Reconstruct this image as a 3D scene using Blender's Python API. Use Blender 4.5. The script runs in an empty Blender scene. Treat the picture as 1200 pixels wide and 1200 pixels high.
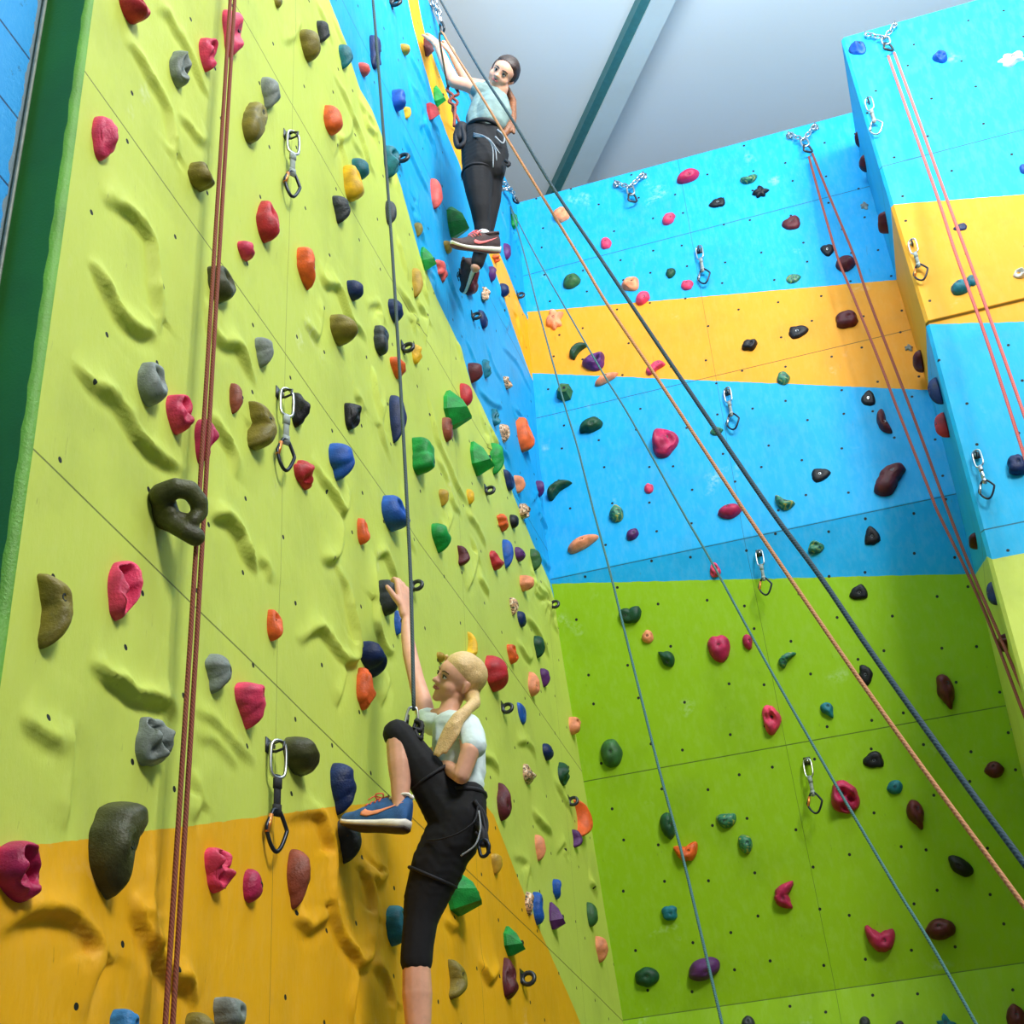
import bpy, bmesh, math, random
import numpy as np
from mathutils import Vector, Matrix

random.seed(7)
RNG = np.random.RandomState(11)
sc = bpy.context.scene
COL = sc.collection

# ------------------------------------------------------------------ camera
F = 1744.0
def nrm(v):
    v = np.array(v, float)
    return v / np.linalg.norm(v)
EY = nrm((640, 1090, F))
EZ = np.array((-200, -2672, F), float)
EZ = nrm(EZ - EY * EZ.dot(EY))
EX = np.cross(EY, EZ)
A = 1.85            # the left wall is the plane X = -A
CZ = 1.5            # camera height
def ray(x, y):
    r = np.array((x - 600, y - 600, F))
    return np.array((r @ EX, r @ EY, r @ EZ)) / F
CAMP = np.array((0, 0, CZ), float)
def PX(x, y, X):
    d = ray(x, y); return d * (X / d[0]) + CAMP
def PY(x, y, Y):
    d = ray(x, y); return d * (Y / d[1]) + CAMP
def PZ(x, y, Z):
    d = ray(x, y); return d * ((Z - CZ) / d[2]) + CAMP
def PD(x, y, depth):
    return ray(x, y) * depth + CAMP
def cdir(v):
    v = nrm(v); return np.array((v @ EX, v @ EY, v @ EZ))
def project(p):
    q = np.asarray(p) - CAMP
    M = np.stack([EX, EY, EZ], 1)          # world coords -> cam coords
    c = q @ M.T
    return np.stack([600 + F * c[..., 0] / c[..., 2], 600 + F * c[..., 1] / c[..., 2]], -1)

cam_d = bpy.data.cameras.new('camera')
cam_d.sensor_width = 36; cam_d.lens = 36 * F / 1200
cam = bpy.data.objects.new('camera', cam_d); COL.objects.link(cam)
R = Matrix(((EX[0], -EX[1], -EX[2]), (EY[0], -EY[1], -EY[2]), (EZ[0], -EZ[1], -EZ[2])))
cam.matrix_world = Matrix.Translation(CAMP) @ R.to_4x4()
cam_d.clip_end = 200
sc.camera = cam

# ------------------------------------------------------------------ materials
def lin(c):
    c = c / 255.0
    return c / 12.92 if c <= 0.04045 else ((c + 0.055) / 1.055) ** 2.4
def rgb(r, g, b): return (lin(r), lin(g), lin(b), 1)

class NT:
    def __init__(s, name):
        s.m = bpy.data.materials.new(name); s.m.use_nodes = True
        s.t = s.m.node_tree; s.b = s.t.nodes['Principled BSDF']
    def n(s, typ, **kw):
        x = s.t.nodes.new(typ)
        for k, v in kw.items(): setattr(x, k, v)
        return x
    def l(s, a, b): s.t.links.new(a, b)
    def put(s, sock, v):
        if hasattr(v, 'is_linked') or hasattr(v, 'links'): s.l(v, sock)
        else: sock.default_value = v
    def math(s, op, a, b=0.0, c=0.0, clamp=False):
        x = s.n('ShaderNodeMath', operation=op, use_clamp=clamp)
        for i, v in enumerate((a, b, c)): s.put(x.inputs[i], v)
        return x.outputs[0]
    def mix(s, f, a, b, typ='MIX'):
        x = s.n('ShaderNodeMix', data_type='RGBA', blend_type=typ)
        s.put(x.inputs[0], f); s.put(x.inputs[6], a); s.put(x.inputs[7], b)
        return x.outputs[2]
    def noise(s, scale, detail=3, rough=.55, vec=None, dist=0):
        x = s.n('ShaderNodeTexNoise')
        x.inputs['Scale'].default_value = scale; x.inputs['Detail'].default_value = detail
        x.inputs['Roughness'].default_value = rough; x.inputs['Distortion'].default_value = dist
        s.l(vec if vec is not None else s.pos(), x.inputs['Vector'])
        return x.outputs['Fac']
    def pos(s):
        if not hasattr(s, '_p'): s._p = s.n('ShaderNodeTexCoord').outputs['Object']
        return s._p
    def ramp(s, f, lo, hi):
        return s.n_map(f, lo, hi)
    def n_map(s, f, lo, hi):
        x = s.n('ShaderNodeMapRange'); s.l(f, x.inputs[0])
        x.inputs[1].default_value = lo; x.inputs[2].default_value = hi
        return x.outputs[0]
    def bump(s, h, strength, dist=.01):
        x = s.n('ShaderNodeBump'); x.inputs['Strength'].default_value = strength
        x.inputs['Distance'].default_value = dist; s.l(h, x.inputs['Height'])
        s.l(x.outputs[0], s.b.inputs['Normal'])

def simple(name, col, rough=.5, metal=0.0, mott=.12, mscale=25, bump=.15, bscale=120, spec=.5):
    k = NT(name)
    dark = tuple(c * (1 - mott * 2) for c in col[:3]) + (1,)
    lite = tuple(min(1, c * (1 + mott)) for c in col[:3]) + (1,)
    k.l(k.mix(k.ramp(k.noise(mscale, 4), .35, .65), dark, lite), k.b.inputs['Base Color'])
    k.b.inputs['Roughness'].default_value = rough; k.b.inputs['Metallic'].default_value = metal
    k.b.inputs['Specular IOR Level'].default_value = spec
    if bump: k.bump(k.noise(bscale, 2), bump, .004)
    return k.m

PAL = {'pink': (222, 62, 100), 'magenta': (176, 32, 80), 'red': (190, 44, 52), 'coral': (226, 92, 84),
 'olive': (128, 116, 42), 'dark olive': (70, 72, 38), 'grey': (128, 138, 132), 'charcoal': (48, 54, 58),
 'teal': (22, 112, 128), 'orange': (232, 100, 40), 'navy': (8, 36, 88), 'blue': (22, 84, 176), 'light blue': (50, 130, 190),
 'yellow': (228, 178, 24), 'mustard': (186, 150, 48), 'green': (16, 146, 58), 'dark green': (22, 72, 44),
 'moss green': (50, 96, 50), 'maroon': (88, 26, 34), 'brown': (140, 70, 48), 'purple': (88, 38, 104),
 'peach': (240, 148, 104), 'black': (12, 12, 20), 'white': (222, 220, 214), 'tan': (188, 150, 118)}
HM = {}
def hold_mat(c):
    if c not in HM:
        if c == 'mottled':
            k = NT('hold_mottled')
            n = k.noise(22, 2, .5, dist=1.5)
            a = k.mix(k.ramp(n, .38, .44), rgb(20, 70, 66), rgb(46, 116, 84))
            a = k.mix(k.ramp(n, .55, .6), a, rgb(160, 150, 60))
            k.l(a, k.b.inputs['Base Color']); k.b.inputs['Roughness'].default_value = .5
            HM[c] = k.m
        elif c == 'patchy':
            k = NT('hold_patchy')
            n = k.noise(30, 2, .5, dist=2)
            a = k.mix(k.ramp(n, .4, .45), rgb(60, 70, 60), rgb(196, 150, 110))
            a = k.mix(k.ramp(n, .56, .6), a, rgb(226, 214, 190))
            k.l(a, k.b.inputs['Base Color']); k.b.inputs['Roughness'].default_value = .55
            HM[c] = k.m
        else:
            HM[c] = simple('hold_' + c.replace(' ', '_'), rgb(*PAL[c]), .52, mott=.2, mscale=12, bump=.5, bscale=140, spec=.35)
    return HM[c]
M = {}
M['steel'] = simple('steel', (.55, .57, .58, 1), .28, 1.0, .05, bump=0)
M['dark_steel'] = simple('dark_steel', (.06, .065, .07, 1), .4, .8, .05, bump=0)
M['alloy_dark'] = simple('anodised_dark', (.02, .025, .04, 1), .3, .6, .05, bump=0)
M['alloy_orange'] = simple('anodised_orange', (.75, .25, .05, 1), .3, .6, .05, bump=0)
M['sling_grey'] = simple('sling_grey', rgb(150, 160, 155), .8, bump=.4, bscale=500)
M['sling_black'] = simple('sling_black', rgb(30, 30, 34), .8, bump=.4, bscale=500)
M['skin'] = simple('skin', rgb(226, 168, 138), .5, mott=.06, mscale=18, bump=.05)
M['skin'].node_tree.nodes['Principled BSDF'].inputs['Subsurface Weight'].default_value = .08
M['skin'].node_tree.nodes['Principled BSDF'].inputs['Subsurface Radius'].default_value = (.02, .008, .004)
M['lip'] = simple('lip', rgb(186, 104, 96), .45, mott=.03, bump=0)
M['blond'] = simple('blond_hair', rgb(226, 190, 130), .45, mott=.05, mscale=90, bump=.6, bscale=200)
M['brunette'] = simple('brown_hair', rgb(50, 32, 26), .45, mott=.2, mscale=60, bump=.6, bscale=200)
M['auburn'] = simple('ponytail_hair', rgb(132, 82, 48), .5, mott=.2, mscale=60, bump=.6, bscale=200)
M['brow'] = simple('eyebrow', rgb(96, 66, 44), .7, mott=.05, bump=0)
M['eye'] = simple('eye_white', rgb(225, 222, 216), .2, mott=.01, bump=0)
M['iris'] = simple('iris', rgb(34, 30, 34), .15, mott=.01, bump=0)
M['white_shirt'] = simple('white_cotton', rgb(214, 230, 230), .85, mott=.04, bump=.5, bscale=35)
M['teal_shirt'] = simple('grey_teal_cotton', rgb(122, 144, 140), .85, mott=.1, bump=.5, bscale=35)
M['leggings'] = simple('black_leggings', rgb(9, 9, 15), .85, mott=.05, bump=.4, bscale=30)
M['webbing'] = simple('black_webbing', rgb(20, 20, 28), .7, mott=.05, bump=.3)
M['shoe_blue'] = simple('blue_mesh_shoe', rgb(44, 98, 158), .7, mott=.15, mscale=30, bump=.5, bscale=400)
M['shoe_dark'] = simple('dark_mesh_shoe', rgb(72, 52, 52), .7, mott=.1, bump=.4, bscale=400)
M['sole_white'] = simple('white_foam_sole', rgb(232, 226, 212), .6, mott=.05, bump=.1)
M['outsole'] = simple('dark_rubber', rgb(60, 46, 36), .7, mott=.1, bump=.6, bscale=200)
M['outsole_red'] = simple('red_brown_rubber', rgb(110, 56, 46), .7, mott=.1, bump=.6, bscale=200)
M['lace'] = simple('coral_lace', rgb(250, 110, 80), .6, mott=.03, bump=0)
M['peach_mark'] = simple('peach_mark', rgb(252, 160, 118), .6, mott=.02, bump=0)
M['pink_mark'] = simple('pink_mark', rgb(250, 120, 120), .6, mott=.02, bump=0)
M['sock'] = simple('white_sock', rgb(235, 238, 238), .9, mott=.03, bump=.3)
M['grey_cord'] = simple('grey_cord', rgb(150, 155, 160), .8, mott=.03, bump=0)

def rope_mat(name, a, b):
    k = NT(name)
    w = k.n('ShaderNodeTexWave'); w.inputs['Scale'].default_value = 55; w.inputs['Distortion'].default_value = 2
    w.bands_direction = 'DIAGONAL'
    k.l(k.pos(), w.inputs['Vector'])
    k.l(k.mix(k.math('MULTIPLY', w.outputs['Fac'], .6), a, b), k.b.inputs['Base Color'])
    k.b.inputs['Roughness'].default_value = .8
    k.bump(w.outputs['Fac'], .25, .002)
    return k.m
M['rope_red'] = rope_mat('rope_rust', rgb(104, 46, 32), rgb(176, 96, 66))
M['rope_grey'] = rope_mat('rope_slate', rgb(40, 58, 62), rgb(96, 116, 122))
M['rope_dark'] = rope_mat('rope_dark', rgb(14, 38, 50), rgb(70, 100, 112))
M['rope_tan'] = rope_mat('rope_tan', rgb(170, 104, 60), rgb(226, 168, 122))
M['rope_teal'] = rope_mat('rope_teal', rgb(34, 84, 84), rgb(96, 140, 140))
M['rope_orange'] = rope_mat('rope_orange', rgb(120, 54, 44), rgb(172, 92, 70))
M['rope_pink'] = rope_mat('rope_pink', rgb(214, 84, 76), rgb(236, 140, 136))

LIME = rgb(194, 208, 88); GREEN = rgb(140, 184, 10); BLUE = rgb(0, 156, 214); ORANGE = rgb(232, 170, 14)
def wall_mat(name, base, zones, seams_h, seams_v, ucoord, hole_scale, bumpy=.3, vwhen=None, jitter=.55, sw=.0035):
    """zones: [(attribute, colour)] painted where the attribute is > 0; seams at z / u positions"""
    k = NT(name)
    sep = k.n('ShaderNodeSeparateXYZ'); k.l(k.pos(), sep.inputs[0])
    u = sep.outputs[ucoord]; z = sep.outputs[2]
    col = base
    wob = k.math('MULTIPLY', k.math('SUBTRACT', k.noise(16, 3), .5), .012)
    for att, c in zones:
        at = k.n('ShaderNodeAttribute', attribute_name=att)
        f = k.math('GREATER_THAN', k.math('ADD', at.outputs['Fac'], wob), 0.0)
        col = k.mix(f, col, c)
    # paint unevenness
    st = k.n('ShaderNodeMapping'); st.inputs['Scale'].default_value = (1, 1, .35)
    k.l(k.pos(), st.inputs[0])
    col = k.mix(k.math('MULTIPLY', k.ramp(k.noise(2.2, 5, .6), .5, .72), .16), col, (.01, .04, .01, 1), 'MIX')
    col = k.mix(k.math('MULTIPLY', k.ramp(k.noise(26, 4, .65, st.outputs[0]), .45, .75), .04), col, (.9, .9, .6, 1), 'MIX')
    # chalk scuffs
    chalk = k.math('MULTIPLY', k.ramp(k.noise(3.1, 2, .5, dist=.4), .68, .78), k.ramp(k.noise(40, 3), .4, .7))
    col = k.mix(k.math('MULTIPLY', chalk, .35), col, (.85, .88, .85, 1))
    # grime scratches
    sm = k.n('ShaderNodeMapping'); sm.inputs['Scale'].default_value = (3.2, 3.2, .5); k.l(k.pos(), sm.inputs[0])
    scr = k.math('MULTIPLY', k.ramp(k.noise(14, 5, .7, sm.outputs[0]), .66, .72), .3)
    col = k.mix(scr, col, (.04, .05, .02, 1))
    # seams
    d = None
    for s_ in seams_h:
        a = k.math('ABSOLUTE', k.math('SUBTRACT', z, s_))
        d = a if d is None else k.math('MINIMUM', d, a)
    for s_ in seams_v:
        a = k.math('ABSOLUTE', k.math('SUBTRACT', u, s_))
        a = k.math('ADD', a, .0018)
        d = a if d is None else k.math('MINIMUM', d, a)
    seam = k.math('LESS_THAN', d, sw)
    col = k.mix(k.math('MULTIPLY', seam, .72), col, (.015, .03, .01, 1))
    # threaded bolt holes
    cb = k.n('ShaderNodeCombineXYZ'); k.l(u, cb.inputs[0]); k.l(z, cb.inputs[1])
    v = k.n('ShaderNodeTexVoronoi', voronoi_dimensions='2D', feature='F1')
    v.inputs['Scale'].default_value = hole_scale; v.inputs['Randomness'].default_value = jitter
    k.l(cb.outputs[0], v.inputs['Vector'])
    hole = k.math('LESS_THAN', v.outputs['Distance'], .0085 * hole_scale)
    col = k.mix(hole, col, (.008, .012, .012, 1))
    k.l(col, k.b.inputs['Base Color'])
    k.b.inputs['Roughness'].default_value = .62
    k.b.inputs['Specular IOR Level'].default_value = .3
    h = k.math('ADD', k.math('MULTIPLY', k.noise(55, 4, .65, st.outputs[0]), 1.0), k.math('MULTIPLY', seam, -1.5))
    h = k.math('ADD', h, k.math('MULTIPLY', hole, -2.0))
    k.bump(h, bumpy, .006)
    return k.m

# ------------------------------------------------------------------ object helpers
def link(name, me, mat=None, parent=None, kind=None):
    o = bpy.data.objects.new(name, me); COL.objects.link(o)
    if mat is not None:
        for m_ in (mat if isinstance(mat, (list, tuple)) else [mat]): me.materials.append(m_)
    if parent is not None:
        o.parent = parent
    if kind: o['kind'] = kind
    return o
def mesh(name, verts, faces, smooth=True):
    me = bpy.data.meshes.new(name)
    me.from_pydata([tuple(map(float, v)) for v in verts], [], [tuple(map(int, f)) for f in faces])
    me.update()
    if smooth: me.polygons.foreach_set('use_smooth', [True] * len(me.polygons))
    return me
def empty(name, loc, label, cat, group=None):
    o = bpy.data.objects.new(name, None); COL.objects.link(o)
    o.location = tuple(loc); o.empty_display_size = .05
    return tag(o, label, cat, group)
def tag(o, label, cat, group=None):
    o['label'] = label; o['category'] = cat
    if group: o['group'] = group
    return o
bpy_update = lambda: bpy.context.view_layer.update()
def catmull(pts, sub=6):
    p = np.array(pts, float); out = []
    q = np.vstack([2 * p[0] - p[1], p, 2 * p[-1] - p[-2]])
    for i in range(1, len(q) - 2):
        for t in np.linspace(0, 1, sub, endpoint=False):
            a, b, c, d = q[i - 1], q[i], q[i + 1], q[i + 2]
            out.append(.5 * ((2 * b) + (-a + c) * t + (2 * a - 5 * b + 4 * c - d) * t * t + (-a + 3 * b - 3 * c + d) * t ** 3))
    out.append(p[-1])
    return np.array(out)
def tube_geo(path, r, sides=8, closed=False, flat=1.0, ref=(0.13, .2, 1)):
    """tube along path; returns verts, faces"""
    path = np.asarray(path, float); n = len(path)
    rr = np.full(n, r) if np.isscalar(r) else np.asarray(r, float)
    V = []; Fc = []
    ref = nrm(ref)
    for i in range(n):
        if closed: t = path[(i + 1) % n] - path[i - 1]
        else: t = path[min(i + 1, n - 1)] - path[max(i - 1, 0)]
        t = nrm(t)
        a = ref - t * ref.dot(t)
        if np.linalg.norm(a) < .05: a = np.cross(t, (1, 0, 0))
        a = nrm(a); b = np.cross(t, a)
        for j in range(sides):
            th = 2 * math.pi * j / sides
            V.append(path[i] + rr[i] * (math.cos(th) * a + flat * math.sin(th) * b))
    m = n if closed else n - 1
    for i in range(m):
        for j in range(sides):
            a0 = i * sides + j; a1 = i * sides + (j + 1) % sides
            b0 = ((i + 1) % n) * sides + j; b1 = ((i + 1) % n) * sides + (j + 1) % sides
            Fc.append((a0, a1, b1, b0))
    if not closed:
        Fc.append(tuple(range(sides))[::-1]); Fc.append(tuple((n - 1) * sides + j for j in range(sides)))
    return V, Fc
class G:
    """collects geometry into one mesh"""
    def __init__(s): s.v = []; s.f = []
    def add(s, V, Fc):
        o = len(s.v); s.v += [np.asarray(v, float) for v in V]; s.f += [tuple(i + o for i in f) for f in Fc]; return s
    def tube(s, path, r, sides=8, closed=False, flat=1.0, ref=(0.13, .2, 1)):
        return s.add(*tube_geo(path, r, sides, closed, flat, ref))
    def box(s, c, h, ax=None):
        ax = np.eye(3) if ax is None else np.asarray(ax)
        V = [np.asarray(c) + sx * h[0] * ax[0] + sy * h[1] * ax[1] + sz * h[2] * ax[2] for sx in (-1, 1) for sy in (-1, 1) for sz in (-1, 1)]
        return s.add(V, [(0, 1, 3, 2), (4, 6, 7, 5), (0, 4, 5, 1), (2, 3, 7, 6), (0, 2, 6, 4), (1, 5, 7, 3)])
    def mesh(s, name, smooth=True, xf=None):
        V = s.v if xf is None else [xf(v) for v in s.v]
        return mesh(name, V, s.f, smooth)

# ------------------------------------------------------------------ left wall with plaster relief
LW_Y0, LW_Y1, ZTOP = 2.49, 8.62, 9.33
RIDGES = [  # pixel polylines of the sculpted plaster edges on the left wall; last value = height in metres
 ([(180,5),(195,15),(205,32),(222,60),(235,95),(246,112)],.016), ([(145,47),(158,55),(175,85),(190,112),(198,130),(204,160),(205,195)],.02),
 ([(205,128),(220,145),(233,162),(243,155)],.015), ([(118,230),(135,235),(150,245),(165,262),(175,280),(178,300),(182,340),(185,372),(184,388)],.028),
 ([(102,300),(115,318),(125,340),(138,365),(155,382),(172,388),(184,388)],.024),
 ([(85,420),(100,440),(118,455),(137,470),(150,490),(165,515),(190,535),(208,545),(215,560)],.026),
 ([(240,350),(250,390),(262,400),(278,405),(290,430),(300,450)],.024), ([(245,480),(258,505),(272,530),(275,560)],.022),
 ([(243,600),(265,605),(280,625),(290,650),(302,668)],.028), ([(105,772),(120,784),(140,800),(160,812),(190,818),(200,830),(207,845)],.03),
 ([(25,835),(45,855),(62,868),(70,886)],.018), ([(225,830),(250,845),(275,870),(300,892)],.012), ([(225,856),(250,866),(280,896)],.01),
 ([(-5,1090),(20,1070),(45,1062),(75,1065),(95,1080),(110,1100),(113,1125),(105,1150),(97,1195)],.026),
 ([(183,975),(180,1010),(173,1060),(175,1100),(170,1198)],.014), ([(155,1045),(160,1070),(170,1095),(185,1120),(200,1140),(215,1150),(232,1175)],.034),
 ([(370,0),(380,25),(389,52)],.012), ([(390,85),(405,115),(415,140),(425,165),(432,190),(441,207)],.014), ([(390,182),(396,165),(409,155),(413,133)],.012),
 ([(375,305),(380,330),(395,335),(403,355),(410,375),(422,386),(430,396)],.022), ([(355,373),(365,385),(373,392),(377,350)],.014),
 ([(430,362),(433,354),(443,355),(447,375),(443,402)],.014), ([(437,430),(440,455),(447,492)],.014), ([(415,460),(423,470),(425,484)],.012),
 ([(365,535),(375,555),(390,575),(403,597),(409,570)],.02), ([(452,460),(447,500),(460,542)],.012),
 ([(500,455),(507,490),(512,515),(525,545),(535,570),(550,592)],.014), ([(535,400),(541,422)],.012), ([(510,535),(523,560),(530,590),(540,600)],.012),
 ([(400,600),(397,640),(390,653),(375,652)],.022), ([(393,653),(400,670),(408,690),(412,715),(417,740),(418,768),(405,772),(398,765),(385,745),(372,733),(355,746),(347,742)],.024),
 ([(405,775),(400,800),(393,824)],.02), ([(440,648),(452,647),(460,665),(468,682)],.018), ([(440,650),(440,690),(445,740),(455,762),(463,758)],.018),
 ([(445,822),(452,805),(455,788)],.018), ([(300,650),(312,662),(315,682)],.014), ([(515,605),(520,622),(530,600)],.016), ([(545,600),(560,620),(570,642)],.014),
 ([(550,625),(557,650),(552,675),(545,690)],.016), ([(560,675),(573,697)],.016),
 ([(330,955),(370,952),(382,975),(388,1000),(387,1050),(390,1070),(400,1095),(415,1115),(422,1125),(432,1118),(437,1080),(436,1050),(432,1025),(445,1030),(452,1020),(440,1010),(428,990)],.026),
 ([(340,1068),(352,1080),(362,1083),(375,1075),(388,1068)],.022), ([(422,1130),(415,1160),(412,1200)],.014), ([(436,1125),(450,1140),(460,1170),(462,1200)],.018),
 ([(520,1075),(530,1085),(540,1080)],.014), ([(560,1122),(570,1140),(575,1145),(585,1130)],.02), ([(622,945),(630,960),(647,976)],.018),
 ([(648,910),(655,925),(668,945)],.014), ([(650,997),(660,988),(664,1010)],.014), ([(560,885),(575,890),(585,905)],.018), ([(600,1000),(618,1010),(615,1040)],.012),
 ([(615,720),(630,740),(645,770)],.018), ([(605,750),(618,770),(625,768)],.016), ([(690,1030),(696,1040),(700,1052)],.02), ([(604,868),(618,870),(628,888)],.016),
 ([(485,235),(488,262),(500,290)],.014), ([(478,60),(500,110),(505,160)],.014), ([(480,92),(486,125),(500,170)],.012), ([(470,150),(485,190),(505,230)],.014),
 ([(560,455),(575,470),(590,476)],.014), ([(600,475),(612,489),(625,520)],.012), ([(570,400),(580,430),(590,445)],.01), ([(520,300),(530,335),(545,370)],.014),
 ([(640,560),(630,575),(622,590)],.01), ([(390,20),(400,45),(410,60)],.008), ([(330,50),(345,40),(352,20)],.008), ([(225,900),(232,935),(222,960)],.012),
 ([(80,840),(78,900),(72,975)],.016), ([(300,470),(296,500),(300,530)],.012), ([(530,800),(545,850),(560,860)],.01), ([(470,560),(478,620),(490,650)],.01)]
ysf = np.arange(LW_Y0, LW_Y1 + .001, .0112)
zsf = np.concatenate([np.arange(0, 2.15, .25), np.arange(2.2, ZTOP + .001, .0112), [ZTOP]])
YY, ZZ = np.meshgrid(ysf, zsf)
def fbm(Y, Z, seed=0):
    r = np.random.RandomState(seed); h = np.zeros_like(Y); amp = 1
    for o in range(4):
        for _ in range(5):
            a = r.rand() * 6.28; f = (1.1 * 2.1 ** o) * (0.7 + .6 * r.rand())
            h += amp * np.sin(f * (math.cos(a) * Y + math.sin(a) * Z) * 2 + r.rand() * 6.28)
        amp *= .5
    return h
H = fbm(YY, ZZ, 3) * .0011
WOB = fbm(YY * 7, ZZ * 7, 5)
def ridge(Y, Z, H, poly, amp):
    q = np.array([PX(x, y, -A)[1:] for x, y in poly])
    q = catmull(q, 4)
    m = .16
    sel = (Y > q[:, 0].min() - m) & (Y < q[:, 0].max() + m) & (Z > q[:, 1].min() - m) & (Z < q[:, 1].max() + m)
    if not sel.any(): return
    y = Y[sel]; z = Z[sel]
    y = y + .004 * np.sin(WOB[sel] * .9); z = z + .004 * np.cos(WOB[sel] * .7)
    seg = np.linalg.norm(np.diff(q, axis=0), axis=1); cum = np.concatenate([[0], np.cumsum(seg)]); L = cum[-1]
    best = np.full(y.shape, 9.0); bs = np.zeros_like(best); bt = np.zeros_like(best)
    for i in range(len(q) - 1):
        a = q[i]; d = q[i + 1] - a; L2 = d @ d
        t = np.clip(((y - a[0]) * d[0] + (z - a[1]) * d[1]) / L2, 0, 1)
        ry = y - a[0] - t * d[0]; rz = z - a[1] - t * d[1]
        dist = np.hypot(ry, rz)
        nn = np.array((d[1], -d[0])) / math.sqrt(L2)
        if nn[1] > 0 or (abs(nn[1]) < .15 and nn[0] < 0): nn = -nn        # n points to the lower (hollow) side
        s = np.sign(ry * nn[0] + rz * nn[1])
        up = dist < best
        best[up] = dist[up]; bs[up] = s[up]; bt[up] = (cum[i] + t * seg[i])[up]
    taper = np.clip(np.minimum(bt, L - bt) / (.2 * L + .01), 0, 1) ** .8
    w = 1 + .15 * np.sin(WOB[sel] * 1.1)
    sharp = np.exp(-(best / .019) ** 2)
    slab = np.exp(-best / .06) * .75 + .25 * np.exp(-(best / .03) ** 2)
    hollow = -.55 * np.exp(-((best - .03) / .03) ** 2)
    rough = np.exp(-best / .03) * .05 * np.sin(y * 260 + 3 * np.sin(z * 170)) * np.sin(z * 230)
    prof = rough + np.where(bs < 0, slab, sharp + hollow * .6 * np.clip((best - .01) / .012, 0, 1))
    H[sel] += 1.0 * amp * taper * w * prof * 1.0
for poly, amp in RIDGES: ridge(YY, ZZ, H, poly, amp)
rr_ = np.random.RandomState(4)
for _ in range(70):                     # smaller trowel ridges over the far part of the wall
    x_ = rr_.uniform(380, 640); y_ = rr_.uniform(60, 900)
    if x_ < 386 + (y_ * .42) - 60: continue
    p_ = [(x_, y_)]
    for k_ in range(4): p_.append((p_[-1][0] + rr_.uniform(-3, 11), p_[-1][1] + rr_.uniform(8, 20)))
    ridge(YY, ZZ, H, p_, rr_.uniform(.008, .017))
H -= np.median(H)
H = np.clip(H, -.012, .045)
def relief_at(y, z):
    i = int(np.clip(np.searchsorted(zsf, z), 1, len(zsf) - 1)); j = int(np.clip(np.searchsorted(ysf, y), 1, len(ysf) - 1))
    return float(H[i, j])
def poly_sdf(Y, Z, pts):
    """signed distance, positive inside polygon pts (in wall coordinates)"""
    p = np.array(pts); d = np.full(Y.shape, 1e9); inside = np.zeros(Y.shape, bool)
    for i in range(len(p)):
        a = p[i]; b = p[(i + 1) % len(p)]; e = b - a
        t = np.clip(((Y - a[0]) * e[0] + (Z - a[1]) * e[1]) / (e @ e), 0, 1)
        d = np.minimum(d, np.hypot(Y - a[0] - t * e[0], Z - a[1] - t * e[1]))
        c = ((a[1] > Z) != (b[1] > Z)) & (Y < (b[0] - a[0]) * (Z - a[1]) / (b[1] - a[1] + 1e-12) + a[0])
        inside ^= c
    return np.where(inside, d, -d)
LP = lambda pts: [tuple(PX(x, y, -A)[1:]) for x, y in pts]
blue_edge = LP([(386,0),(404,48),(422,105),(436,130),(455,180),(470,220),(492,300),(512,350),(540,407),(553,452),(564,473),(579,509),(590,540),(601,577),(614,609),(625,636),(643,680),(648,700)])
e0 = np.array(blue_edge[0]); e1 = np.array(blue_edge[1])
top_e = e0 + (e0 - e1) / abs(e0[1] - e1[1]) * 3
blue_poly = [tuple(top_e)] + blue_edge + [(9.5, blue_edge[-1][1] - .1), (9.5, 12)]
band_l = LP([(484,30),(495,70),(508,115),(525,160),(538,190),(555,240),(568,285),(577,307),(588,342),(600,380),(608,403),(620,438)])
band_r = LP([(493,17),(498,40),(507,66),(518,95),(528,120),(533,147),(548,190),(563,235),(578,278),(585,296),(597,325),(609,357),(613,366)])
bl0 = (band_l[0][0] - .75, 10.2); br0 = (band_r[0][0] - .55, 10.2)
band_poly = [bl0] + band_l + [(9.3, band_l[-1][1] - .2), (9.3, band_r[-1][1])] + band_r[::-1] + [br0]
foot_poly = [(0, LP([(-40, 998)])[0][1])] + LP([(0,992),(60,988),(190,972),(300,958),(400,944),(480,938),(565,938),(578,955),(600,1012),(615,1050),(640,1108),(662,1158),(680,1200)]) + [(7.2, 2.6), (7.4, 0), (7.4, -1), (0, -1)]
ny, nz = len(ysf), len(zsf)
V = np.stack([-A + H, YY, ZZ], -1).reshape(-1, 3)
idx = np.arange(ny * nz).reshape(nz, ny)
Fq = np.stack([idx[:-1, :-1], idx[:-1, 1:], idx[1:, 1:], idx[1:, :-1]], -1).reshape(-1, 4)
nv = len(V)
extra_v = []; extra_f = []; mi = []
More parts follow.
